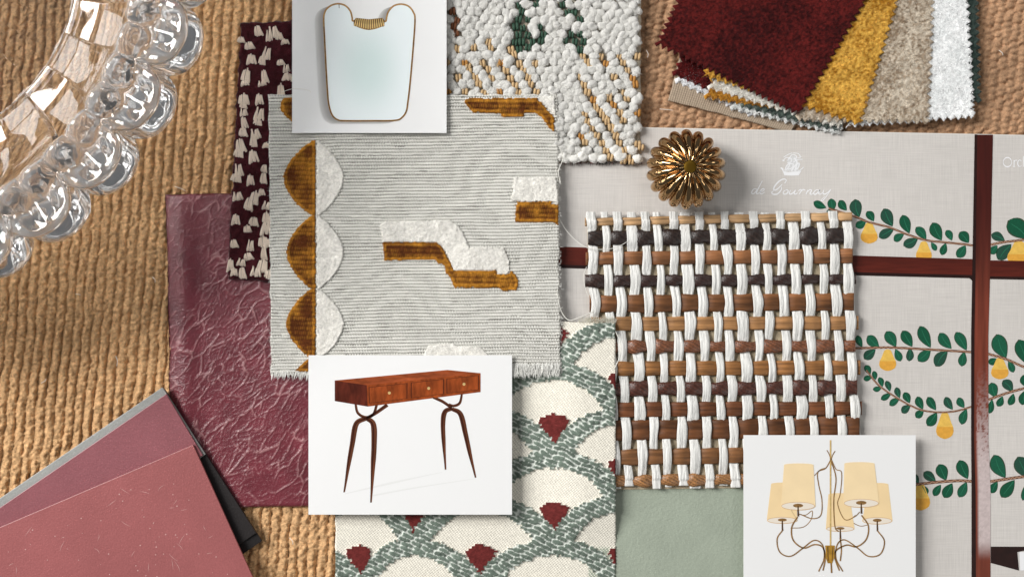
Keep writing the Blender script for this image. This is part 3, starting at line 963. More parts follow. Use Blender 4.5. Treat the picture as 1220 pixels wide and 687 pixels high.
pile('wool_fuzz', xs, ys, zs, 1.1, (0, 0), 1.4, .12, M_fuzz, np.tile(lin((242, 241, 236)), (len(xs), 1)), nub, 9)
n = 260
xs, ys = rng.uniform(655, 764, n), 193 + rng.uniform(-2, 2, n)
ec = np.array([lin(c) for c in ((60, 24, 28), (40, 52, 46), (48, 34, 30), (120, 40, 40))])[rng.randint(0, 4, n)]
pile('frayed_edge', xs, ys, np.full(n, 2.6), 1.8, (0, -1.6), 1.2, .4, M_fuzz, ec, nub, 10)

# ------------------------------------------------------------------ embroidered scallop fabric
emb = empty('embroidered_swatch', 570, 540, 0.9, 'cream woven swatch embroidered with green scallops and maroon wedges', 'fabric swatch')
XC = np.array([260, 345, 429, 491, 571, 660, 741, 822])         # wedge columns
KC = np.arange(8)                                               # even index -> rows A, odd -> rows B


def emb_z(X, Y):
    return 2.3 + 4.6 * sstep(625, 700, X) * sstep(660, 600, Y) + .5 * (fbm(X / 60, Y / 60, 181, 2) - .5)


def emb_pat(X, Y):
    kx = np.interp(X, XC, KC)                                     # column coordinate
    best = np.zeros(X.shape)                                      # 0 cream 1 green 2 maroon
    # rows of fans: fan apex just under the wedge tip of the row above; row spacing 52 px
    done = np.zeros(X.shape, bool)
    band = np.zeros(X.shape)
    wob = 2.5 * (fbm(X / 22, Y / 22, 183, 2) - .5)
    for r in range(14, -6, -1):                                   # lower rows cover upper ones
        apex = 427 + 52.2 * r + 4
        par = r % 2                                               # even rows centred on odd columns (491, 660...)
        c0 = np.round((kx - (1 - par)) / 2) * 2 + (1 - par)
        dx = (kx - c0)                                            # -1..1
        yy = Y + wob
        outer = apex + 62 * (1 - np.sqrt(np.clip(1 - (dx * .96) ** 2, 0, 1)))
        inn = apex + 20.5 + 60 * (1 - np.sqrt(np.clip(1 - (dx / .79) ** 2, 0, 1)))
        inn = np.where(np.abs(dx) > .785, 1e4, inn)
        inside = (yy > outer) & (yy < apex + 105) & ~done
        g = inside & (yy < inn)
        tipy = apex + 100                                         # wedge hangs inside this fan, above the next tip
        hh = (tipy - yy)
        wd = np.clip(hh / 38, 0, 1) ** 1.25 * 0.25
        m = inside & ~g & (hh > -2) & (hh < 40 - 160 * dx ** 2) & (np.abs(dx) < wd + .02)
        best = np.where(g, 1, best); best = np.where(m, 2, best)
        done |= inside
    return best, kx


def emb_tex(X, Y):
    qx, qy = np.floor(X / 2.6 + .5 * (np.floor(Y / 2.6) % 2)) * 2.6, np.floor(Y / 2.6) * 2.6      # stepped stitch edges
    p, kx = emb_pat(qx + 2.2 * (vnoise(qx / 3, qy / 3, 195) - .5), qy + 2.2 * (vnoise(qx / 3, qy / 3, 197) - .5))
    cream = lin((240, 235, 222)) * (0.66 + .6 * (0.5 + .5 * np.sin(X * 1.7 + .4 * Y) * np.sin(Y * 1.7)) + .2 * (fbm(X / 2, Y / 2, 185, 2) - .5))[..., None]
    hc = .3 * np.sin(X * 1.7 + .4 * Y) * np.sin(Y * 1.7)
    s = (Y - .42 * X) / 5.6 + 1.0 * (fbm(X / 16, Y / 16, 187, 2) - .5)
    row_ = np.floor(s)
    fr = s - row_
    al = (X + .42 * Y) / 17 + .31 * row_ + .5 * vnoise(row_ * 9.1, row_ * 2.3, 192)
    fa = al - np.floor(al)
    jit_ = .5 * (vnoise(row_ * 3.7, np.floor(al) * 5.3, 198) - .5)
    el = ((fr - .5 + .3 * jit_) / .5) ** 2 + np.abs((fa - .5 + .4 * jit_) / .5) ** 3
    el = el + 1.1 * (fbm(X / 2.2, Y / 2.2, 199, 2) - .5)
    gm = sstep(1.08, .68, el)[..., None]
    tone = 0.55 + .55 * fbm(X / 3, Y / 1.6, 189, 2) + .5 * (vnoise(row_ * 7.7, np.floor(al) * 2.9, 196) - .3)
    green = lin((112, 125, 114)) * tone[..., None] * gm + lin((222, 227, 219)) * (.8 + .3 * fbm(X / 2, Y / 2, 194, 2))[..., None] * (1 - gm)
    hg = .2 + .95 * np.sqrt(np.clip(1 - el * .8, 0, 1)) + .2 * (fbm(X / 2, Y / 2, 190, 2) - .5)
    fr2 = (Y - .35 * X) / 4.2; fr2 = fr2 - np.floor(fr2)
    mar = lin((112, 46, 44)) * (0.45 + .7 * fbm(X / 2.4, Y / 2.4, 191, 2) + .25 * fr2)[..., None]
    hm = .7 + .5 * np.sin(fr2 * math.pi)
    c = np.where((p == 0)[..., None], cream, np.where((p == 1)[..., None], green, mar))
    h = np.where(p == 0, hc, np.where(p == 1, hg, hm))
    return c, h


EC = [(398, 372), (733, 385), (734, 760), (400, 760)]
sheet('cloth', EC, emb_z, 0.7, 0.95, M_embroid, lambda X, Y, a, b: emb_tex(X, Y)[1], lambda X, Y, a, b: emb_tex(X, Y)[0], ragged(1.2, 7, 193), emb, roll=1.5)
M_thread = mat('loose_thread', (232, 230, 222), rough=0.8)


def thread(pts, zs, parent, r=0.13, m=M_thread, name='loose_thread'):
    p = smooth_curve(np.array([(x, y, z) for (x, y), z in zip(pts, zs)]), 30)
    v, f = tube(W(p[:, 0], p[:, 1], p[:, 2]), r / 1000, 5)
    return mesh_obj(name, v, f, m, parent)


def zth(p): return (660 + p[0] / 2.217, 150 + p[1] / 2.217)


thread([zth(p) for p in ((162, 540), (176, 575), (173, 610), (160, 640))], (7.2, 8, 7.8, 7.0), emb, .2)
n = 420
xs = rng.uniform(690, 734, n); ys = 385 + rng.uniform(-5, 1, n)
pile('frayed_edge', xs, ys, emb_z(xs, ys) - .3, 2.2, (0, 1.8), .8, .25, M_fuzz, np.tile(lin((228, 224, 210)), (n, 1)), emb, 12)

# ------------------------------------------------------------------ grey woven swatch with pile motifs
gry = empty('grey_woven_swatch', 495, 280, 5.4, 'pale grey ribbed woven swatch with mustard brown scallops and white pile blocks', 'fabric swatch')
GC = [(320, 113), (664, 113), (668, 441), (323, 447)]


def gry_z(X, Y):
    return 6.7 - 1.4 * sstep(395, 330, X) * sstep(330, 400, Y) - .5 * sstep(345, 320, X) + 1.9 * (fbm(X / 80, Y / 64, 201, 2) - .55)


def gry_rows(X, Y):
    yy = Y + 5 * (fbm(X / 120, Y / 90, 203, 2) - .5) + .012 * (X - 480) + .5 * (fbm(X / 14, Y / 30, 205, 2) - .5)
    s = yy / 3.85
    fr = s - np.floor(s)
    row_ = np.floor(s)
    d = X / 3.1 + .5 * row_ + .4 * vnoise(row_ * 3.1, X / 30, 207)
    fd = d - np.floor(d)
    run = vnoise(X / 30 + row_ * 17.3, row_ * 5.7, 209)
    return fr, fd, run, row_


def gry_h(X, Y, a, b):
    fr, fd, run, row_ = gry_rows(X, Y)
    cord = np.sqrt(np.clip(1 - (2 * (fr - .5)) ** 2, 0, 1))
    dots = np.where((fr < .3) | (fr > .8), -.4 * (fd > .42), 0)
    return .36 * cord * (.8 + .4 * run) + dots + .12 * (fbm(X / 2, Y / 2, 211, 2) - .5)


def gry_c(X, Y, a, b):
    fr, fd, run, row_ = gry_rows(X, Y)
    base = lin((228, 226, 219)) * (.86 + .2 * run + .16 * (fbm(X / 2, Y / 2, 213, 2) - .5))[..., None]
    gap = lin((112, 110, 102))
    w = ((fr < .3) | (fr > .8)) * (.04 + .9 * (fd > .45)) * (.45 + .8 * run)
    w = np.clip(w, 0, 1)[..., None]
    return base * (1 - w) + gap * w


sheet('cloth', GC, gry_z, 0.8, 0.8, M_weave, gry_h, gry_c, ragged(2.0, 12, 215), gry, roll=1.5)


def poly_mask(pts):
    p = np.asarray(pts, float)
    def f(x, y):
        c = np.zeros(x.shape, bool)
        j = len(p) - 1
        for i in range(len(p)):
            (x1, y1), (x2, y2) = p[i], p[j]
            hit = ((y1 > y) != (y2 > y)) & (x < (x2 - x1) * (y - y1) / (y2 - y1 + 1e-9) + x1)
            c ^= hit
            j = i
        return c
    return f


brown, gold_ = lin((92, 48, 18)), lin((190, 130, 44))
whitep = lin((232, 229, 222))


def motif(name, pts, kind, seed):
    """raised cut-pile block: a low cushion plus its fibres"""
    p = np.asarray(pts, float)
    (x0, y0), (x1, y1) = p.min(0) - 1, p.max(0) + 1
    X, Y = np.meshgrid(np.arange(x0, x1, 1.2), np.arange(y0, y1, 1.2))
    inside = poly_mask(p)(X + 1.3 * (fbm(X / 3, Y / 3, seed, 2) - .5), Y + 1.3 * (fbm(X / 3, Y / 3, seed + 2, 2) - .5))
    fr = ((Y - .02 * X) / 5.6) % 1
    hump = np.sqrt(np.clip(1 - (2 * fr - 1) ** 2, 0, 1))
    hgt = 1.0 if kind == 'brown' else 0.85
    h = gry_z(X, Y) + np.where(inside, hgt * (.55 + .45 * hump * (kind == 'brown') + .45 * (kind != 'brown')) + .5 * (fbm(X / 1.9, Y / 1.9, seed + 3, 2) - .5), -0.6)
    if kind == 'brown':
        er = poly_mask(p)
        rim = ~(er(X - 4, Y) & er(X + 4, Y) & er(X, Y - 4) & er(X, Y + 4))
        mixn = np.clip(.1 + .5 * rim + 1.3 * (fbm(X / 16, Y / 12, seed + 5, 2) - .45) + .6 * (hump - .7) + .5 * (((X / 2.6 + np.floor((Y - .02 * X) / 5.6) * .5) % 1) - .5), 0, 1)[..., None]
        c = (brown * (1 - mixn) + gold_ * mixn) * (.55 + .8 * fbm(X / 2, Y / 2, seed + 6, 2))[..., None]
    else:
        c = whitep * (.84 + .26 * fbm(X / 2.1, Y / 2.1, seed + 6, 2))[..., None]
    f = grid_faces(X.shape[1], X.shape[0])
    keep = inside.ravel()[f].any(1)
    f = f[keep]
    used = np.unique(f)
    remap = np.full(X.size, -1); remap[used] = np.arange(len(used))
    o = mesh_obj(name, W(X, Y, h).reshape(-1, 3)[used], remap[f], M_velvet, gry, c.reshape(-1, 3)[used])
    # fibres
    ii = np.where(inside.ravel())[0]
    r = np.random.RandomState(seed)
    k = r.choice(ii, int(len(ii) * (.9 if kind == 'brown' else .75)))
    px, py = X.ravel()[k] + r.uniform(-.6, .6, len(k)), Y.ravel()[k] + r.uniform(-.6, .6, len(k))
    pile('pile', px, py, h.ravel()[k] - .15, .6, (0.0, -.35), .55, .3, M_fuzz, c.reshape(-1, 3)[k] * (.75 + .6 * r.rand(len(k), 1)), o, seed + 1)
    return o


def zg(p): return (440 + p[0] / 6.247, 250 + p[1] / 6.247)


XA = 376.5
scallops = [(97, 157, 336), (168, 257, 340), (256, 345, 343.5), (343, 428, 343.5), (424, 500, 345)]
for i, (ya, yb, xl) in enumerate(scallops):
    ys = np.linspace(ya, yb, 22)
    t = (ys - ya) / (yb - ya)
    bulge = np.clip(1 - np.abs(2 * t - 1) ** 1.75, 0, 1) ** .9
    lo, hi = max(ya, 115), min(yb, 445)
    L = [(XA - 2 - (XA - 2 - xl) * b_ - 2.5, y_) for y_, b_ in zip(ys, bulge) if lo <= y_ <= hi]
    R = [(XA + 1 + (407 - XA) * b_ + 1.5, y_) for y_, b_ in zip(ys, bulge) if lo <= y_ <= hi]
    if len(L) > 3:
        motif('mustard_scallop', L + [(XA - .5, L[-1][1]), (XA - .5, L[0][1])], 'brown', 300 + 20 * i)
        motif('white_scallop', R + [(XA + .5, R[-1][1]), (XA + .5, R[0][1])], 'white', 310 + 20 * i)
motif('white_block', [zg(p) for p in ((78, 110), (120, 82), (600, 78), (650, 110), (690, 150), (745, 280), (1000, 282), (1040, 360), (1040, 455), (1030, 478), (955, 478), (945, 448), (625, 450), (590, 350), (540, 270), (500, 240), (100, 238))], 'white', 420)
motif('mustard_block', [zg(p) for p in ((98, 238), (498, 240), (548, 282), (575, 345), (615, 410), (630, 452), (945, 450), (955, 480), (1030, 480), (1060, 455), (1095, 490), (1112, 545), (1095, 592), (1000, 603), (960, 578), (632, 578), (600, 500), (570, 470), (560, 405), (510, 395), (495, 372), (110, 374))], 'brown', 440)


def zg2(p): return (600 + p[0] / 8.5875, 200 + p[1] / 8.5875)


motif('white_block', [zg2(p) for p in ((95, 150), (105, 95), (540, 95), (560, 360), (490, 345), (90, 345), (75, 320), (100, 230))], 'white', 460)
motif('mustard_block', [zg2(p) for p in ((140, 345), (490, 342), (495, 370), (558, 375), (560, 590), (510, 560), (120, 556), (125, 400))], 'brown', 480)
motif('mustard_block', [(556, 117), (639, 117), (650, 128), (660, 140), (661, 157), (654, 152), (646, 140), (636, 134), (625, 135), (623, 139), (598, 139), (596, 135), (563, 134), (553, 122)], 'brown', 500)
motif('white_block', [(641, 115), (661, 115), (662, 138), (652, 128)], 'white', 520)
motif('white_block', [(503, 425), (511, 411), (540, 409), (545, 412), (572, 413), (585, 425), (590, 440), (505, 440)], 'white', 540)
# fringe along the lower edge and frayed sides
n = 900
xs = np.concatenate([rng.uniform(600, 667, 780), rng.uniform(324, 372, 120)])
ys = np.concatenate([rng.uniform(432, 443, 780), rng.uniform(441, 446, 120)])
pile('fringe', xs, ys, gry_z(xs, ys) + .3, 3.2, (0.05, -2.6), .5, .5, M_fuzz, np.tile(lin((236, 235, 230)), (n, 1)) * (.8 + .3 * rng.rand(n, 1)), gry, 21)
n = 700
ys = rng.uniform(114, 442, n)
side = rng.rand(n) < .6
xs = np.where(side, 666 + (ys - 113) * .012 - rng.uniform(0, 3, n), 321 + rng.uniform(0, 3, n))
pile('frayed_edge', xs, ys, gry_z(xs, ys) - .1, 1.8, (0, 0), 1.6, .18, M_fuzz, np.tile(lin((232, 231, 226)), (n, 1)), gry, 22)
thread([zth(p) for p in ((12, 240), (30, 272), (55, 300), (84, 320), (120, 326), (160, 322), (200, 303))], (7, 5, 5.5, 7.6, 7.8, 7.8, 7.6), gry, .15)
thread([zth(p) for p in ((8, 440), (18, 485), (38, 512), (66, 506), (104, 490))], (7, 6.8, 7.4, 7.8, 7.6), gry, .22)
thread([zth(p) for p in ((86, 372), (78, 398), (84, 432), (92, 452))], (7.6, 7.2, 6.8, 7), gry, .15)
thread([zth(p) for p in ((14, 55), (24, 85), (12, 120), (18, 150))], (8, 7.4, 7.6, 7), gry, .2)
thread([(335, 110), (350, 106), (368, 108), (372, 116)], (8.2, 9, 9, 8.4), gry, .12)

# ------------------------------------------------------------------ velvet samples, upper right
M_backcloth = mat('swatch_backing', (200, 196, 188), rough=0.9)


def velvet(name, corners, z, c1, c2, label, seed, density=0.30, cat='velvet swatch', grain=.5, length=.9, lean=(0.25, -.5), thick=.75):
    e = empty(name, np.mean([p[0] for p in corners]), np.mean([p[1] for p in corners]), z - thick, label, cat, 'pinked velvet samples')
    a_, b_ = lin(c1), lin(c2)
    def cf(X, Y, a, b):
        t = np.clip(.5 + 1.8 * (fbm(X / 2.4, Y / 2.4, seed, 2) - .5) + 1.0 * (fbm(X / 35, Y / 35, seed + 3, 2) - .5), 0, 1)[..., None]
        return a_ * (1 - t) + b_ * t
    zf = lambda X, Y: z + .8 * (fbm(X / 50, Y / 50, seed + 5, 2) - .5)
    sheet('cloth', corners, zf, thick, 1.4, M_velvet, lambda X, Y, a, b: grain * (fbm(X / 2.2, Y / 2.2, seed + 7, 2) - .5), cf, pinked(6.5, 9.5), e, roll=1.5)
    r = np.random.RandomState(seed)
    (ax, ay), (bx, by), (cx, cy), (dx, dy) = corners
    n_ = 30000
    u, v = r.rand(n_), r.rand(n_)
    X = (ax * (1 - u) + bx * u) * (1 - v) + (dx * (1 - u) + cx * u) * v
    Y = (ay * (1 - u) + by * u) * (1 - v) + (dy * (1 - u) + cy * u) * v
    ok = (Y > -15); X, Y = X[ok], Y[ok]
    col = cf(X, Y, 0, 0) * (.5 + 1.0 * r.rand(len(X), 1))
    pile('pile', X, Y, zf(X, Y) - .15, length, lean, .5, .32, M_fuzz, col, e, seed + 1)
    return e


strip = sheet('ribbed_swatch', [(812, 60), (980, 105), (942, 158), (796, 120)], lambda X, Y: 0.9 + 0 * X, .8, .9,
              fabric_attr('taupe_rib'), lambda X, Y, a, b: .35 * np.abs(np.sin(a * 1.05)) + .12 * np.abs(np.sin(b * 1.1)),
              lambda X, Y, a, b: lin((176, 158, 138)) * (.55 + .55 * np.abs(np.sin(a * 1.05)))[..., None] * (.85 + .25 * np.abs(np.sin(b * 1.1)))[..., None], ragged(1, 8, 551), roll=2)
tag(strip, 'taupe finely ribbed cloth lying lowest under the velvet samples', 'fabric swatch')

G = lambda bl, br, L, k=.46: [(bl[0] + L * k, bl[1] - L * math.sqrt(1 - k * k)), (br[0] + L * k, br[1] - L * math.sqrt(1 - k * k)), br, bl]
velvet('velvet_swatch', G((806, 97), (900, 140), 150, .4), 1.9, (222, 224, 228), (245, 245, 246), 'white pinked swatch with teeth showing over the taupe ribbed cloth', 631)
velvet('velvet_swatch', G((803, 88), (880, 124), 150, .42), 2.5, (70, 16, 18), (112, 30, 30), 'lower burgundy pinked swatch peeking out beneath the large burgundy one', 641)
velvet('velvet_swatch', G((872, 129), (1000, 160), 150, .33), 3.1, (205, 208, 206), (240, 240, 238), 'off-white pinked swatch peeking out directly under a dark green toothed edge', 611)
velvet('velvet_swatch', G((884, 127), (1000, 156), 150, .3), 3.7, (50, 62, 58), (112, 124, 116), 'dark green pinked swatch with teeth peeking between two off-white ones', 601)
velvet('velvet_swatch', G((841, 116), (930, 130), 150, .36), 4.2, (168, 112, 36), (214, 160, 66), 'mustard pinked swatch showing only small teeth above the taupe ribbed cloth', 621)
velvet('velvet_swatch', G((845, 105), (1000, 152), 150, .36), 4.8, (212, 208, 198), (242, 240, 234), 'cream pinked swatch with teeth showing just below the mustard gold one', 606)
velvet('velvet_swatch', [(1000, -110), (1162, -110), (1167, 121), (1010, 140)], 3.3, (40, 54, 50), (70, 84, 78), 'dark green pinked swatch edging out from under the white velvet', 651)
velvet('velvet_swatch', [(985, -120), (1147, -120), (1160, 139), (1010, 150)], 4.5, (236, 238, 238), (248, 248, 248), 'white plush pinked swatch in the velvet fan', 661)
velvet('velvet_swatch', [(970, -130), (1117, -130), (1106, 146), (950, 143)], 5.4, (150, 130, 108), (218, 206, 188), 'taupe beige shimmering pinked velvet swatch in the fan', 671, grain=.8)
velvet('velvet_swatch', [(925, -110), (1103, -110), (1025, 148), (838, 90)], 6.3, (158, 106, 26), (226, 178, 82), 'large mustard gold pinked velvet swatch in the fan', 681, grain=.8)
velvet('velvet_swatch', [(893, -190), (1115, -140), (951, 136), (783, 53)], 7.3, (52, 10, 12), (100, 28, 26), 'large dark burgundy pinked velvet swatch on top of the fan', 691)

# ------------------------------------------------------------------ laminate chips, lower left
def chip_mat(name, c, scr=1.0):
    return mat(name, c, rough=0.34, spec=0.45, var=((30, .92, 1.08), (1500, .9, 1.1)), bump=((1100, .3, .0004), (90, .15, .001)))


def chip(pts, z, th_, m, label, extra=None):
    o = prism('laminate_chip', pts, z, th_, m)
    bv = o.modifiers.new('bevel', 'BEVEL'); bv.width = 0.00022; bv.segments = 2
    return tag(o, label, 'laminate chip', 'stacked laminate chips')


def rect(corner, d1, l1, d2, l2):
    a = np.array(corner, float); d1 = np.array(d1, float); d2 = np.array(d2, float)
    d1 /= np.linalg.norm(d1); d2 /= np.linalg.norm(d2)
    return [tuple(a), tuple(a + d1 * l1), tuple(a + d1 * l1 + d2 * l2), tuple(a + d2 * l2)]


dL, dR = (-195, 133), (113, 176)
M_c0 = chip_mat('charcoal_laminate', (38, 35, 35)); M_c1 = chip_mat('smoke_laminate', (44, 40, 40)); M_c2 = chip_mat('grey_laminate', (158, 159, 156))
M_c3 = chip_mat('mauve_laminate', (146, 88, 94)); M_c4 = chip_mat('rose_laminate', (160, 94, 94))
chip(rect((196, 463), dL, 320, dR, 215), 3.4, 1.1, M_c0, 'charcoal laminate chip at the bottom of the stack on the leather')
chip(rect((194, 461), dL, 320, dR, 206), 4.6, 1.1, M_c1, 'smoke grey laminate chip second from the bottom of the stack')
chip(rect((193.5, 461), dL, 320, dR, 95), 5.8, 1.1, M_c2, 'light grey laminate chip with a thin strip showing above the mauve one')
chip(rect((198, 469), dL, 320, (105, 176), 85), 7.0, 1.1, M_c3, 'dusty mauve laminate chip under the rose pink one')
top_chip = chip(rect((230, 529.5), (-230, 98), 330, (71, 157), 230), 8.3, 1.2, M_c4, 'rose pink laminate chip on top of the stack, lightly scratched')
# dust and scratches on the top chips
M_dust = mat('pale_scratch', (206, 160, 156), rough=0.6)
for i in range(110):
    x, y_ = rng.uniform(5, 275), rng.uniform(540, 690)
    if y_ < 640 - x * .42 or x > 205 + (y_ - 500) * .42: continue
    if i % 3 == 0:
        L, a = rng.uniform(5, 15), rng.uniform(0, 6.28)
        p = [(x, y_), (x + L * math.cos(a) * .5 + rng.uniform(-2, 2), y_ + L * math.sin(a) * .5), (x + L * math.cos(a), y_ + L * math.sin(a))]
        strokes('scratch', [(p, [.1, .5, .1])], 8.33, M_dust, top_chip, 8)
    else:
        r_ = rng.uniform(.4, .9)
        prism('dust_speck', [(x + r_ * math.cos(t) * (1 + .4 * math.sin(3 * t + i)), y_ + r_ * math.sin(t)) for t in np.linspace(0, 5.5, 7)], 8.36, .06, M_dust, top_chip)

# ------------------------------------------------------------------ brass knob
knob = empty('cabinet_knob', 817, 202, 1.6, 'fluted round polished brass knob standing on the wallpaper sheet', 'knob')
M_brass = mat('brass', (184, 150, 108), rough=0.1, metal=1.0, var=((120, .8, 1.15),), bump=((900, .04, .0004),))
M_brass2 = mat('brass_button', (128, 98, 36), rough=0.45, metal=1.0)
kc = W(817, 202, 14.0)[:2]
NF = 18
prof = [(3.0, 25.6), (5.5, 25.4), (8.8, 24.4), (12.0, 22.6), (14.8, 20.0), (16.7, 16.9), (17.6, 13.6), (17.2, 10.4), (15.6, 7.9), (13.2, 6.3), (10.6, 5.4), (8.6, 4.8)]
pp = smooth_curve(prof, 66)
m_ = NF * 16
phi = np.arange(m_) / m_ * 2 * math.pi
loc_ = (phi * NF / (2 * math.pi)) % 1 * 2 - 1
lobe = np.sqrt(np.clip(1 - loc_ ** 2 * .985, 0, 1))
tt = np.linspace(0, 1, len(pp))
depth = np.interp(tt, [0, .12, .5, .8, 1], [.6, 1.8, 3.8, 3.4, .6])
nx_ = np.gradient(pp[:, 0]); nz_ = np.gradient(pp[:, 1]); ln = np.hypot(nx_, nz_)
nr, nzv = -nz_ / ln, nx_ / ln                       # outward normal of the profile
R = pp[:, 0][:, None] + nr[:, None] * depth[:, None] * (lobe[None] - .75)
Zk = pp[:, 1][:, None] + nzv[:, None] * depth[:, None] * (lobe[None] - .75) + 1.6
V = np.stack([kc[0] + R * np.cos(phi) / 1000, kc[1] + R * np.sin(phi) / 1000, Zk / 1000], -1).reshape(-1, 3)
i = np.arange(len(pp) * m_).reshape(len(pp), m_)
q = np.stack([i[:-1], i[1:], np.roll(i[1:], -1, 1), np.roll(i[:-1], -1, 1)], -1).reshape(-1, 4)
mesh_obj('fluted_head', V, q, M_brass, knob)


def lathe(name, prof, c, m, parent, seg=48):
    prof = np.asarray(prof, float)
    a = np.arange(seg) / seg * 2 * math.pi
    V = np.stack([c[0] + prof[:, 0][:, None] * np.cos(a) / 1000, c[1] + prof[:, 0][:, None] * np.sin(a) / 1000, np.repeat(prof[:, 1][:, None], seg, 1) / 1000], -1).reshape(-1, 3)
    i = np.arange(len(prof) * seg).reshape(len(prof), seg)
    q = np.stack([i[:-1], i[1:], np.roll(i[1:], -1, 1), np.roll(i[:-1], -1, 1)], -1).reshape(-1, 4)
    return mesh_obj(name, V, q, m, parent)


lathe('button', smooth_curve([(0.01, 27.2), (1.6, 27.15), (2.8, 26.9), (3.3, 26.5), (3.4, 24.6)], 16), kc, M_brass2, knob)
lathe('shank', smooth_curve([(9, 7.0), (7.2, 5.2), (7.4, 3.6), (10.5, 2.8), (11.5, 2.2), (11.4, 1.6)], 20), kc, M_brass, knob)

# ------------------------------------------------------------------ pressed glass bowl
M_glass = bpy.data.materials.new('clear_glass')
M_glass.use_nodes = True
nt = M_glass.node_tree
pb = nt.nodes['Principled BSDF']
pb.inputs['Base Color'].default_value = (0.985, 0.99, 0.995, 1)
pb.inputs['Roughness'].default_value = 0.02
pb.inputs['IOR'].default_value = 1.5
pb.inputs['Transmission Weight'].default_value = 1.0
tcn = nt.nodes.new('ShaderNodeTexCoord')
nz = nt.nodes.new('ShaderNodeTexNoise'); nz.inputs['Scale'].default_value = 60; nz.inputs['Detail'].default_value = 1
bp = nt.nodes.new('ShaderNodeBump'); bp.inputs['Strength'].default_value = 0.12; bp.inputs['Distance'].default_value = 0.001
nt.links.new(tcn.outputs['Object'], nz.inputs['Vector']); nt.links.new(nz.outputs['Fac'], bp.inputs['Height']); nt.links.new(bp.outputs['Normal'], pb.inputs['Normal'])

av = nt.nodes.new('ShaderNodeAttribute'); av.attribute_name = 'Col'
nt.links.new(av.outputs['Fac'], pb.inputs['Transmission Weight'])
RZ = 72.0
bc = W(-228, -96, RZ)[:2]
bowl = empty('glass_bowl', 0, 0, 0, 'clear pressed glass bowl with beaded rim and scalloped lip on the cloth', 'bowl')
bowl.location = (bc[0], bc[1], 0)
NL = 32
PH0 = -math.radians(17.6)                         # a lobe tip (image y is down)
m_ = NL * 40
phi = np.arange(m_) / m_ * 2 * math.pi
s_ = (((phi - PH0) * NL / (2 * math.pi) + .5) % 1) * 2 - 1   # 0 on the lobe tip
cusp = np.sqrt(np.clip(1 - .96 * s_ ** 2, 0, 1))            # rounded lobes, sharp valleys
ridge = np.cos(s_ * math.pi * 3.0)
# profile points: radius, height, scallop weight, ridge weight
P = np.array([
    (0.1, 1.5, 0, 0), (45, 1.5, 0, 0), (82, 1.5, 0, 0), (92, 3.0, 0, 0), (106, 8.5, .05, 0), (122, 18, .15, 0), (136, 30, .35, .1), (148, 40, .6, .3), (158, 46.5, .9, .5), (164, 50.5, 1, .3), (165.2, 53, 1, .1), (162, 54.6, 1, .3),
    (154, 54.8, .8, .4), (149.5, 57.5, .55, .2), (150.5, 61, .55, .2), (156, 65.5, .8, .4), (162, 69.5, 1, .4), (164, 72, 1, .1), (162.3, 73.8, 1, 0), (157, 72.6, .9, .7), (151, 70.4, .55, 1), (146.5, 70.8, .2, .5),
    (141, 72.6, 0, 0), (137.5, 71.6, 0, 0), (135, 67, 0, 0), (131, 54, 0, 0), (123, 37.5, 0, 0), (113, 25, 0, 0), (102, 16, 0, 0), (92, 9.4, 0, 0), (86.5, 6.6, 0, 0), (83, 6.05, 0, 0), (40, 6.0, 0, 0), (0.1, 6.0, 0, 0)])
NP = len(P) - 1
Q = smooth_curve(P, NP * 5)
Q[:, 2:] = np.clip(Q[:, 2:], 0, 1)
qi = np.arange(len(Q))
rad = Q[:, 0][:, None] + Q[:, 2][:, None] * 12.5 * (cusp[None] - 1) + Q[:, 3][:, None] * .5 * ridge[None] * (qi[:, None] < 88)
inner = qi > 115
hz = Q[:, 1][:, None] + Q[:, 3][:, None] * .8 * ridge[None] * (qi[:, None] > 92)
# thumb-print panels pressed round the foot of the inside wall
NPAN = 16
pd = np.abs(((phi + math.radians(16.5)) * NPAN / (2 * math.pi) + .5) % 1 - .5) * 2 * math.pi / NPAN          # angle from panel centre
panel = (pd < math.radians(5.6 - 0.0))[None] & (inner & (Q[:, 0] > 84))[:, None]
flat_ = 6.1 + .21 * (Q[:, 0] - 84)
hz = np.where(panel, np.minimum(hz, np.maximum(flat_, Q[:, 1] - 5.5)[:, None]), hz)
# soft pressed flutes up the inside wall and a cut star in the floor
flute = np.where(inner, np.exp(-((Q[:, 0] - 118) / 9) ** 2), 0)
star = np.where(inner, sstep(74, 70, Q[:, 0]) * sstep(20, 40, Q[:, 0]), 0)
hz = hz + flute[:, None] * .35 * (np.abs(s_)[None] - .5) - star[:, None] * .8 * np.clip(1 - np.abs(np.sin((phi - PH0) * NL / 2))[None] * 5, 0, 1)
bs_ = (((phi - PH0) * 64 / (2 * math.pi)) % 1) * 2 - 1
bead = np.sqrt(np.clip(1 - bs_ ** 2, 0, 1))
onbead = (qi > 98) & (qi < 124)
bw = np.where(onbead, np.exp(-((Q[:, 0] - 141) / 5.5) ** 2), 0)
hz = hz + bw[:, None] * (4.6 * bead[None] - 2.6)
rad = rad - np.where(onbead & (Q[:, 0] < 141), 1, 0)[:, None] * (bw[:, None] * 2.2 * (bead[None] - .6))
V = np.stack([bc[0] + rad * np.cos(phi) / 1000, bc[1] + rad * np.sin(phi) / 1000, hz / 1000], -1).reshape(-1, 3)
i = np.arange(len(Q) * m_).reshape(len(Q), m_)
q = np.stack([i[:-1], np.roll(i[:-1], -1, 1), np.roll(i[1:], -1, 1), i[1:]], -1).reshape(-1, 4)
tr_ = np.where(inner, 1 - .05 * sstep(126, 134, Q[:, 0]), np.where(qi > 60, .95, .985))     # bright reflections on rim and beads imitated by white cloudiness
tr_ = tr_ - .12 * bw
tr_ = np.repeat(tr_[:, None], m_, 1).reshape(-1, 1) * np.ones((1, 3))
mesh_obj('body', V, q, M_glass, bowl, tr_)
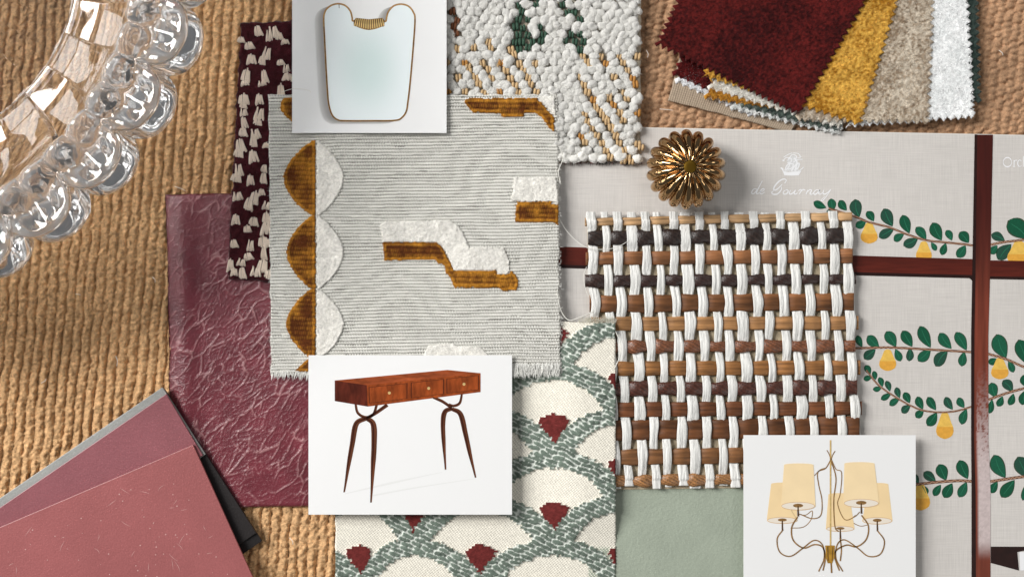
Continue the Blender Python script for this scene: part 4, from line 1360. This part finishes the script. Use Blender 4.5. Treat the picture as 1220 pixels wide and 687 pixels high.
# ------------------------------------------------------------------ printed picture cards
M_card = mat('card_paper', (241, 241, 241), rough=0.75, spec=0.15)


def card(pts, z, label):
    e = empty('picture_card', np.mean([p[0] for p in pts]), np.mean([p[1] for p in pts]), z - .5, label, 'picture card', 'white picture cards')
    prism('card', pts, z, .5, M_card, e)
    return e


def ink(name, c, **k):
    return mat(name, c, rough=0.75, spec=0.12, **k)


# --- mirror card
ZC = 8.9
mc = card([(348, -30), (532, -30), (532, 158.5), (348, 158.5)], ZC, 'white picture card printed with a gold-framed mirror')


def zm(p): return (340 + p[0] / 4.165, p[1] / 4.165)


mir = [(190, 100), (192, 75), (203, 48), (230, 27), (265, 20), (298, 30), (322, 56), (331, 88), (333, 104), (346, 106), (352, 128), (415, 146), (480, 128), (488, 108), (499, 106), (503, 84), (512, 58), (537, 31), (575, 22), (612, 33), (635, 62), (643, 95),
       (637, 200), (620, 400), (608, 505), (600, 552), (580, 582), (545, 598), (420, 600), (300, 600), (262, 596), (234, 574), (218, 530), (210, 470), (200, 300)]
dense = []
for a, b_ in zip(mir, mir[1:] + mir[:1]):
    pass
dense = [tuple(p) for p in smooth_curve(np.array(mir + mir[:1]), 6 * len(mir))[:-1]]
d = np.array(dense)
# printed cast shadow, fading towards the card
ctr = np.array([415, 320])
rings = [(0, 0, (150, 148, 146)), (-22, 8, (176, 174, 172)), (-40, 14, (205, 204, 203)), (-48, 17, (241, 241, 241))]
V, F, C, n = [], [], [], len(d)
for k, (ox, oy, c) in enumerate(rings):
    p = np.array([zm((x + ox, y + oy)) for x, y in d])
    V.append(W(p[:, 0], p[:, 1], ZC + .03 - .004 * k)); C.append(np.tile(lin(c), (n, 1)))
p0 = np.concatenate(V)
for k in range(3):
    for j in range(n):
        F.append((k * n + j, k * n + (j + 1) % n, (k + 1) * n + (j + 1) % n, (k + 1) * n + j))
mesh_obj('printed_shadow', p0, F, mat('shadow_ink', attr=True, rough=.75, spec=.12), mc, np.concatenate(C), smooth=False)
# glass of the printed mirror, a soft radial tint
dp = np.array([zm(q_) for q_ in d])
Xm, Ym = np.meshgrid(np.arange(dp[:, 0].min(), dp[:, 0].max(), .8), np.arange(dp[:, 1].min(), dp[:, 1].max(), .8))
fm = grid_faces(Xm.shape[1], Xm.shape[0])
fm = fm[poly_mask(dp)(Xm, Ym).ravel()[fm].all(1)]
rm = np.hypot((Xm - 439) / 52, (Ym - 82) / 72)
tm = sstep(.1, 1.0, rm)[..., None]
mesh_obj('printed_mirror_glass', W(Xm, Ym, ZC + .06).reshape(-1, 3), fm, mat('mirror_ink', attr=True, rough=.75, spec=.12), mc,
         (lin((216, 233, 232)) * (1 - tm) + lin((239, 247, 249)) * tm).reshape(-1, 3), smooth=False)
M_gold_ink = ink('gold_ink', (172, 134, 84), var=((500, .7, 1.3),))
M_gold_dk = ink('gold_dark_ink', (96, 66, 34), var=((600, .7, 1.3),))
fr = [zm(p) for p in d] + [zm(d[0])]
strokes('printed_frame', [(fr, 2.0)], ZC + .09, M_gold_ink, mc, curve=False)
half = [zm(p) for p in d[126:210]]
strokes('printed_frame_edge', [(half, .9)], ZC + .11, M_gold_dk, mc, curve=False)
M_gold_lt = ink('gold_light_ink', (206, 176, 118), var=((500, .8, 1.2),))
prism('printed_crest', [zm(p) for p in ((338, 106), (350, 90), (415, 97), (482, 90), (493, 106), (490, 132), (455, 138), (416, 150), (375, 138), (340, 130))], ZC + .12, .03, M_gold_dk, mc)
for k in range(14):
    t = k / 13
    xt, xb = 352 + t * 128, 343 + t * 146
    bot = 130 + 17 * (1 - abs(2 * t - 1))
    strokes('printed_flute', [([zm((xt, 92 + 5 * (1 - abs(2 * t - 1)))), zm(((xt + xb) / 2, 112)), zm((xb, bot))], [1.0, 1.9])], ZC + .14, M_gold_lt, mc, 6)
strokes('printed_hook', [([zm((266, 22)), zm((267, 42))], .7)], ZC + .12, M_gold_dk, mc, 3)

# --- console table card
ZT = 8.8
tcard = card([(367.5, 423), (610, 423), (610, 612.5), (367.5, 612.5)], ZT, 'white picture card printed with a three-drawer wooden console table')


def zc_(p): return (360 + p[0] / 3.35, 415 + p[1] / 3.35)


kw = dict(var=((260, .55, 1.45), (900, .8, 1.2)))
M_wt = ink('walnut_top_ink', (152, 74, 40), stretch=(.25, 1, 1), **kw)
M_wf = ink('walnut_front_ink', (142, 66, 28), stretch=(1, .3, 1), **kw)
M_ws = ink('walnut_side_ink', (84, 34, 22), stretch=(1, .3, 1), **kw)
M_wl = ink('walnut_leg_ink', (98, 56, 36), stretch=(1, .3, 1), var=((150, .6, 1.4),))
M_wd = ink('walnut_dark_ink', (58, 26, 18))
M_faint = ink('faint_shadow_ink', (222, 221, 220))
M_faint2 = ink('fainter_shadow_ink', (233, 233, 232))
strokes('printed_floor_shadow', [([zc_((172, 578)), zc_((360, 535)), zc_((560, 492))], [1, 2.6, .4])], ZT + .03, M_faint2, tcard, 20)
strokes('printed_floor_shadow', [([zc_((270, 588)), zc_((450, 555)), zc_((690, 518))], [2.0, 1.6, .4])], ZT + .035, M_faint2, tcard, 20)
prism('printed_top', [zc_(p) for p in ((130, 127), (580, 85), (712, 98), (258, 146))], ZT + .06, .03, M_wt, tcard)
prism('printed_side', [zc_(p) for p in ((130, 127), (258, 146), (262, 231), (130, 209))], ZT + .06, .03, M_ws, tcard)
prism('printed_front', [zc_(p) for p in ((258, 146), (712, 98), (712, 173), (262, 231))], ZT + .065, .03, M_wf, tcard)
fy = lambda x, t: (146 + (98 - 146) * (x - 258) / 454) * (1 - t) + (231 + (173 - 231) * (x - 262) / 450) * t
for x0, x1 in ((266, 420), (434, 566), (576, 706)):
    o = prism('printed_drawer', [zc_(p) for p in ((x0, fy(x0, .1)), (x1, fy(x1, .1)), (x1, fy(x1, .86)), (x0, fy(x0, .86)))], ZT + .08, .02, M_wd, tcard)
    prism('printed_drawer_face', [zc_(p) for p in ((x0 + 3, fy(x0 + 3, .12)), (x1 - 3, fy(x1 - 3, .12)), (x1 - 3, fy(x1 - 3, .84)), (x0 + 3, fy(x0 + 3, .84)))], ZT + .1, .02, M_wf, o)
    xm = (x0 + x1) / 2 + 5
    prism('printed_drawer_knob', [zc_((xm + 6 * math.cos(t), fy(xm, .48) + 6 * math.sin(t))) for t in np.linspace(0, 6.1, 12)], ZT + .13, .02, M_gold_lt, o)
for pts, w in ((((212, 214), (222, 256), (254, 274), (284, 262), (298, 222)), [2.6, 3.6, 3.0]), (((258, 276), (292, 258), (340, 224)), [3.2, 4.4]),
               (((255, 278), (216, 300), (200, 380), (184, 470), (168, 572)), [5.0, 6.6, 5.2, 1.6]), (((258, 278), (284, 302), (287, 380), (282, 480), (275, 613)), [5.0, 7.0, 6.0, 1.6]),
               (((638, 178), (629, 216), (606, 228), (585, 222)), [2.4, 3.4, 2.6]), (((524, 194), (562, 212), (596, 236)), [3.6, 3.4]),
               (((600, 238), (570, 252), (562, 300), (566, 390), (573, 482)), [4.5, 6, 5, 1.4]), (((598, 240), (632, 262), (652, 340), (672, 430), (693, 514)), [4.5, 6.4, 5, 1.4])):
    ls = [zc_(p) for p in pts]
    o = strokes('printed_leg', [(ls, w)], ZT + .05, M_wl, tcard, 32)
    strokes('printed_leg_shade', [([(x - .9, y_ + .3) for x, y_ in ls], [q_ * .3 for q_ in w])], ZT + .07, M_wd, o, 32)

# --- chandelier card
ZD = 7.6
dcard = card([(886, 518), (1091, 518), (1091, 720), (886, 720)], ZD, 'white picture card printed with a five-shade brass chandelier')


def zd(p): return (880 + p[0] / 3.88, 510 + p[1] / 3.88)


M_shade = [ink('shade_ink_%d' % k, c, var=((90, .96, 1.04),)) for k, c in enumerate(((244, 216, 168), (247, 222, 178)))]
M_in = ink('shade_inside_ink', (238, 228, 214)); M_rim = ink('shade_rim_ink', (204, 158, 104))
M_arm = ink('brass_arm_ink', (140, 106, 64), var=((400, .6, 1.5),)); M_arm_d = ink('dark_arm_ink', (86, 62, 40))
M_body = ink('brass_body_ink', (170, 128, 50), var=((300, .7, 1.35),))
arms_back = ((((275, 395), (310, 400), (340, 380), (335, 420), (300, 455), (240, 460)), 1.0), (((540, 400), (520, 425), (560, 450), (600, 445)), .9))
for pts, w in arms_back: strokes('printed_arm', [([zd(p) for p in pts], w)], ZD + .03, M_arm, dcard, 24)


def shade(top, bot, ell, z, m):
    (x0, y0, x1, y1), (x2, y2, x3, y3) = top, bot
    ecx, ecy, rx, ry = ell
    pts = [(x0, y0)] + [((x0 + x1) / 2 - (x1 - x0) / 2 * math.cos(t), (y0 + y1) / 2 - 7 * math.sin(t)) for t in np.linspace(.2, 2.94, 9)] + [(x1, y1), (x3, y3)]
    pts += [(ecx + rx * math.cos(t), ecy + ry * math.sin(t)) for t in np.linspace(0.1, math.pi - .1, 12)] + [(x2, y2)]
    o = prism('printed_lampshade', [zd(p) for p in pts], z, .02, M_shade[m], dcard)
    e = [(ecx + rx * .96 * math.cos(t), ecy + ry * .9 * math.sin(t)) for t in np.linspace(0, 6.283, 29)[:-1]]
    prism('printed_shade_inside', [zd(p) for p in e], z + .02, .02, M_in, o)
    strokes('printed_shade_rim', [([zd(p) for p in e + e[:1]], .45)], z + .035, M_rim, o, curve=False)
    prism('printed_lamp_socket', [zd((ecx + rx * .3 * math.cos(t), ecy + ry * .45 * math.sin(t) - 2)) for t in np.linspace(0, 6.283, 13)[:-1]], z + .03, .01, M_arm, o)
    strokes('printed_candle', [([zd((ecx, ecy)), zd((ecx, ecy + 22)), zd((ecx + 1, ecy + 48))], [1.5, 2.0])], z + .045, M_arm_d, o, 6)


shade((150, 257, 262, 255), (131, 415, 272, 428), (202, 424, 71, 16), ZD + .06, 0)
shade((600, 258, 692, 258), (572, 424, 712, 430), (641, 426, 70, 17), ZD + .06, 0)
shade((415, 306, 512, 304), (403, 462, 536, 462), (470, 463, 66, 14), ZD + .06, 0)
strokes('printed_stem', [([zd((425, 54)), zd((425, 300)), zd((425, 545))], 1.9)], ZD + .11, M_gold_lt, dcard, 6)
for pts, w in ((((203, 470), (178, 510), (190, 570), (240, 590), (300, 550), (350, 516), (388, 538), (395, 600), (370, 660)), 1.5),
               (((273, 408), (246, 455), (252, 515), (300, 552), (350, 536), (388, 548), (400, 600), (390, 656)), 1.7),
               (((642, 472), (674, 520), (655, 580), (600, 590), (550, 552), (490, 514), (456, 536), (450, 600), (482, 660)), 1.5),
               (((568, 400), (600, 450), (590, 512), (545, 546), (500, 538), (452, 562), (446, 600), (466, 656)), 1.7),
               (((469, 505), (475, 560), (470, 612)), 1.6), (((428, 140), (402, 184), (366, 202), (370, 260), (385, 330), (380, 400), (340, 416), (285, 396)), 1.2),
               (((428, 140), (450, 188), (476, 204), (470, 300), (458, 350), (490, 420), (535, 408), (560, 385)), 1.0),
               (((428, 150), (450, 230), (440, 330), (445, 450), (462, 476)), 1.4), (((408, 100), (418, 118), (426, 142)), 1.0), (((446, 104), (436, 120), (428, 142)), 1.0),
               (((350, 218), (375, 192), (402, 182)), .8), (((428, 545), (428, 620), (430, 667)), 1.9)):
    strokes('printed_arm', [([zd(p) for p in pts], w)], ZD + .13, M_arm, dcard, 40)
shade((210, 168, 346, 168), (196, 352, 356, 362), (275, 358, 80, 20), ZD + .16, 1)
shade((489, 162, 628, 162), (484, 340, 650, 350), (567, 345, 83, 21), ZD + .16, 1)
prism('printed_hub', [zd(p) for p in ((400, 540), (445, 540), (441, 600), (432, 622), (412, 622), (404, 600))], ZD + .22, .03, M_body, dcard)
strokes('printed_hub_shade', [([zd((412, 545)), zd((414, 610))], 1.1), ([zd((436, 545)), zd((432, 610))], .8)], ZD + .24, M_arm_d, dcard, 4)
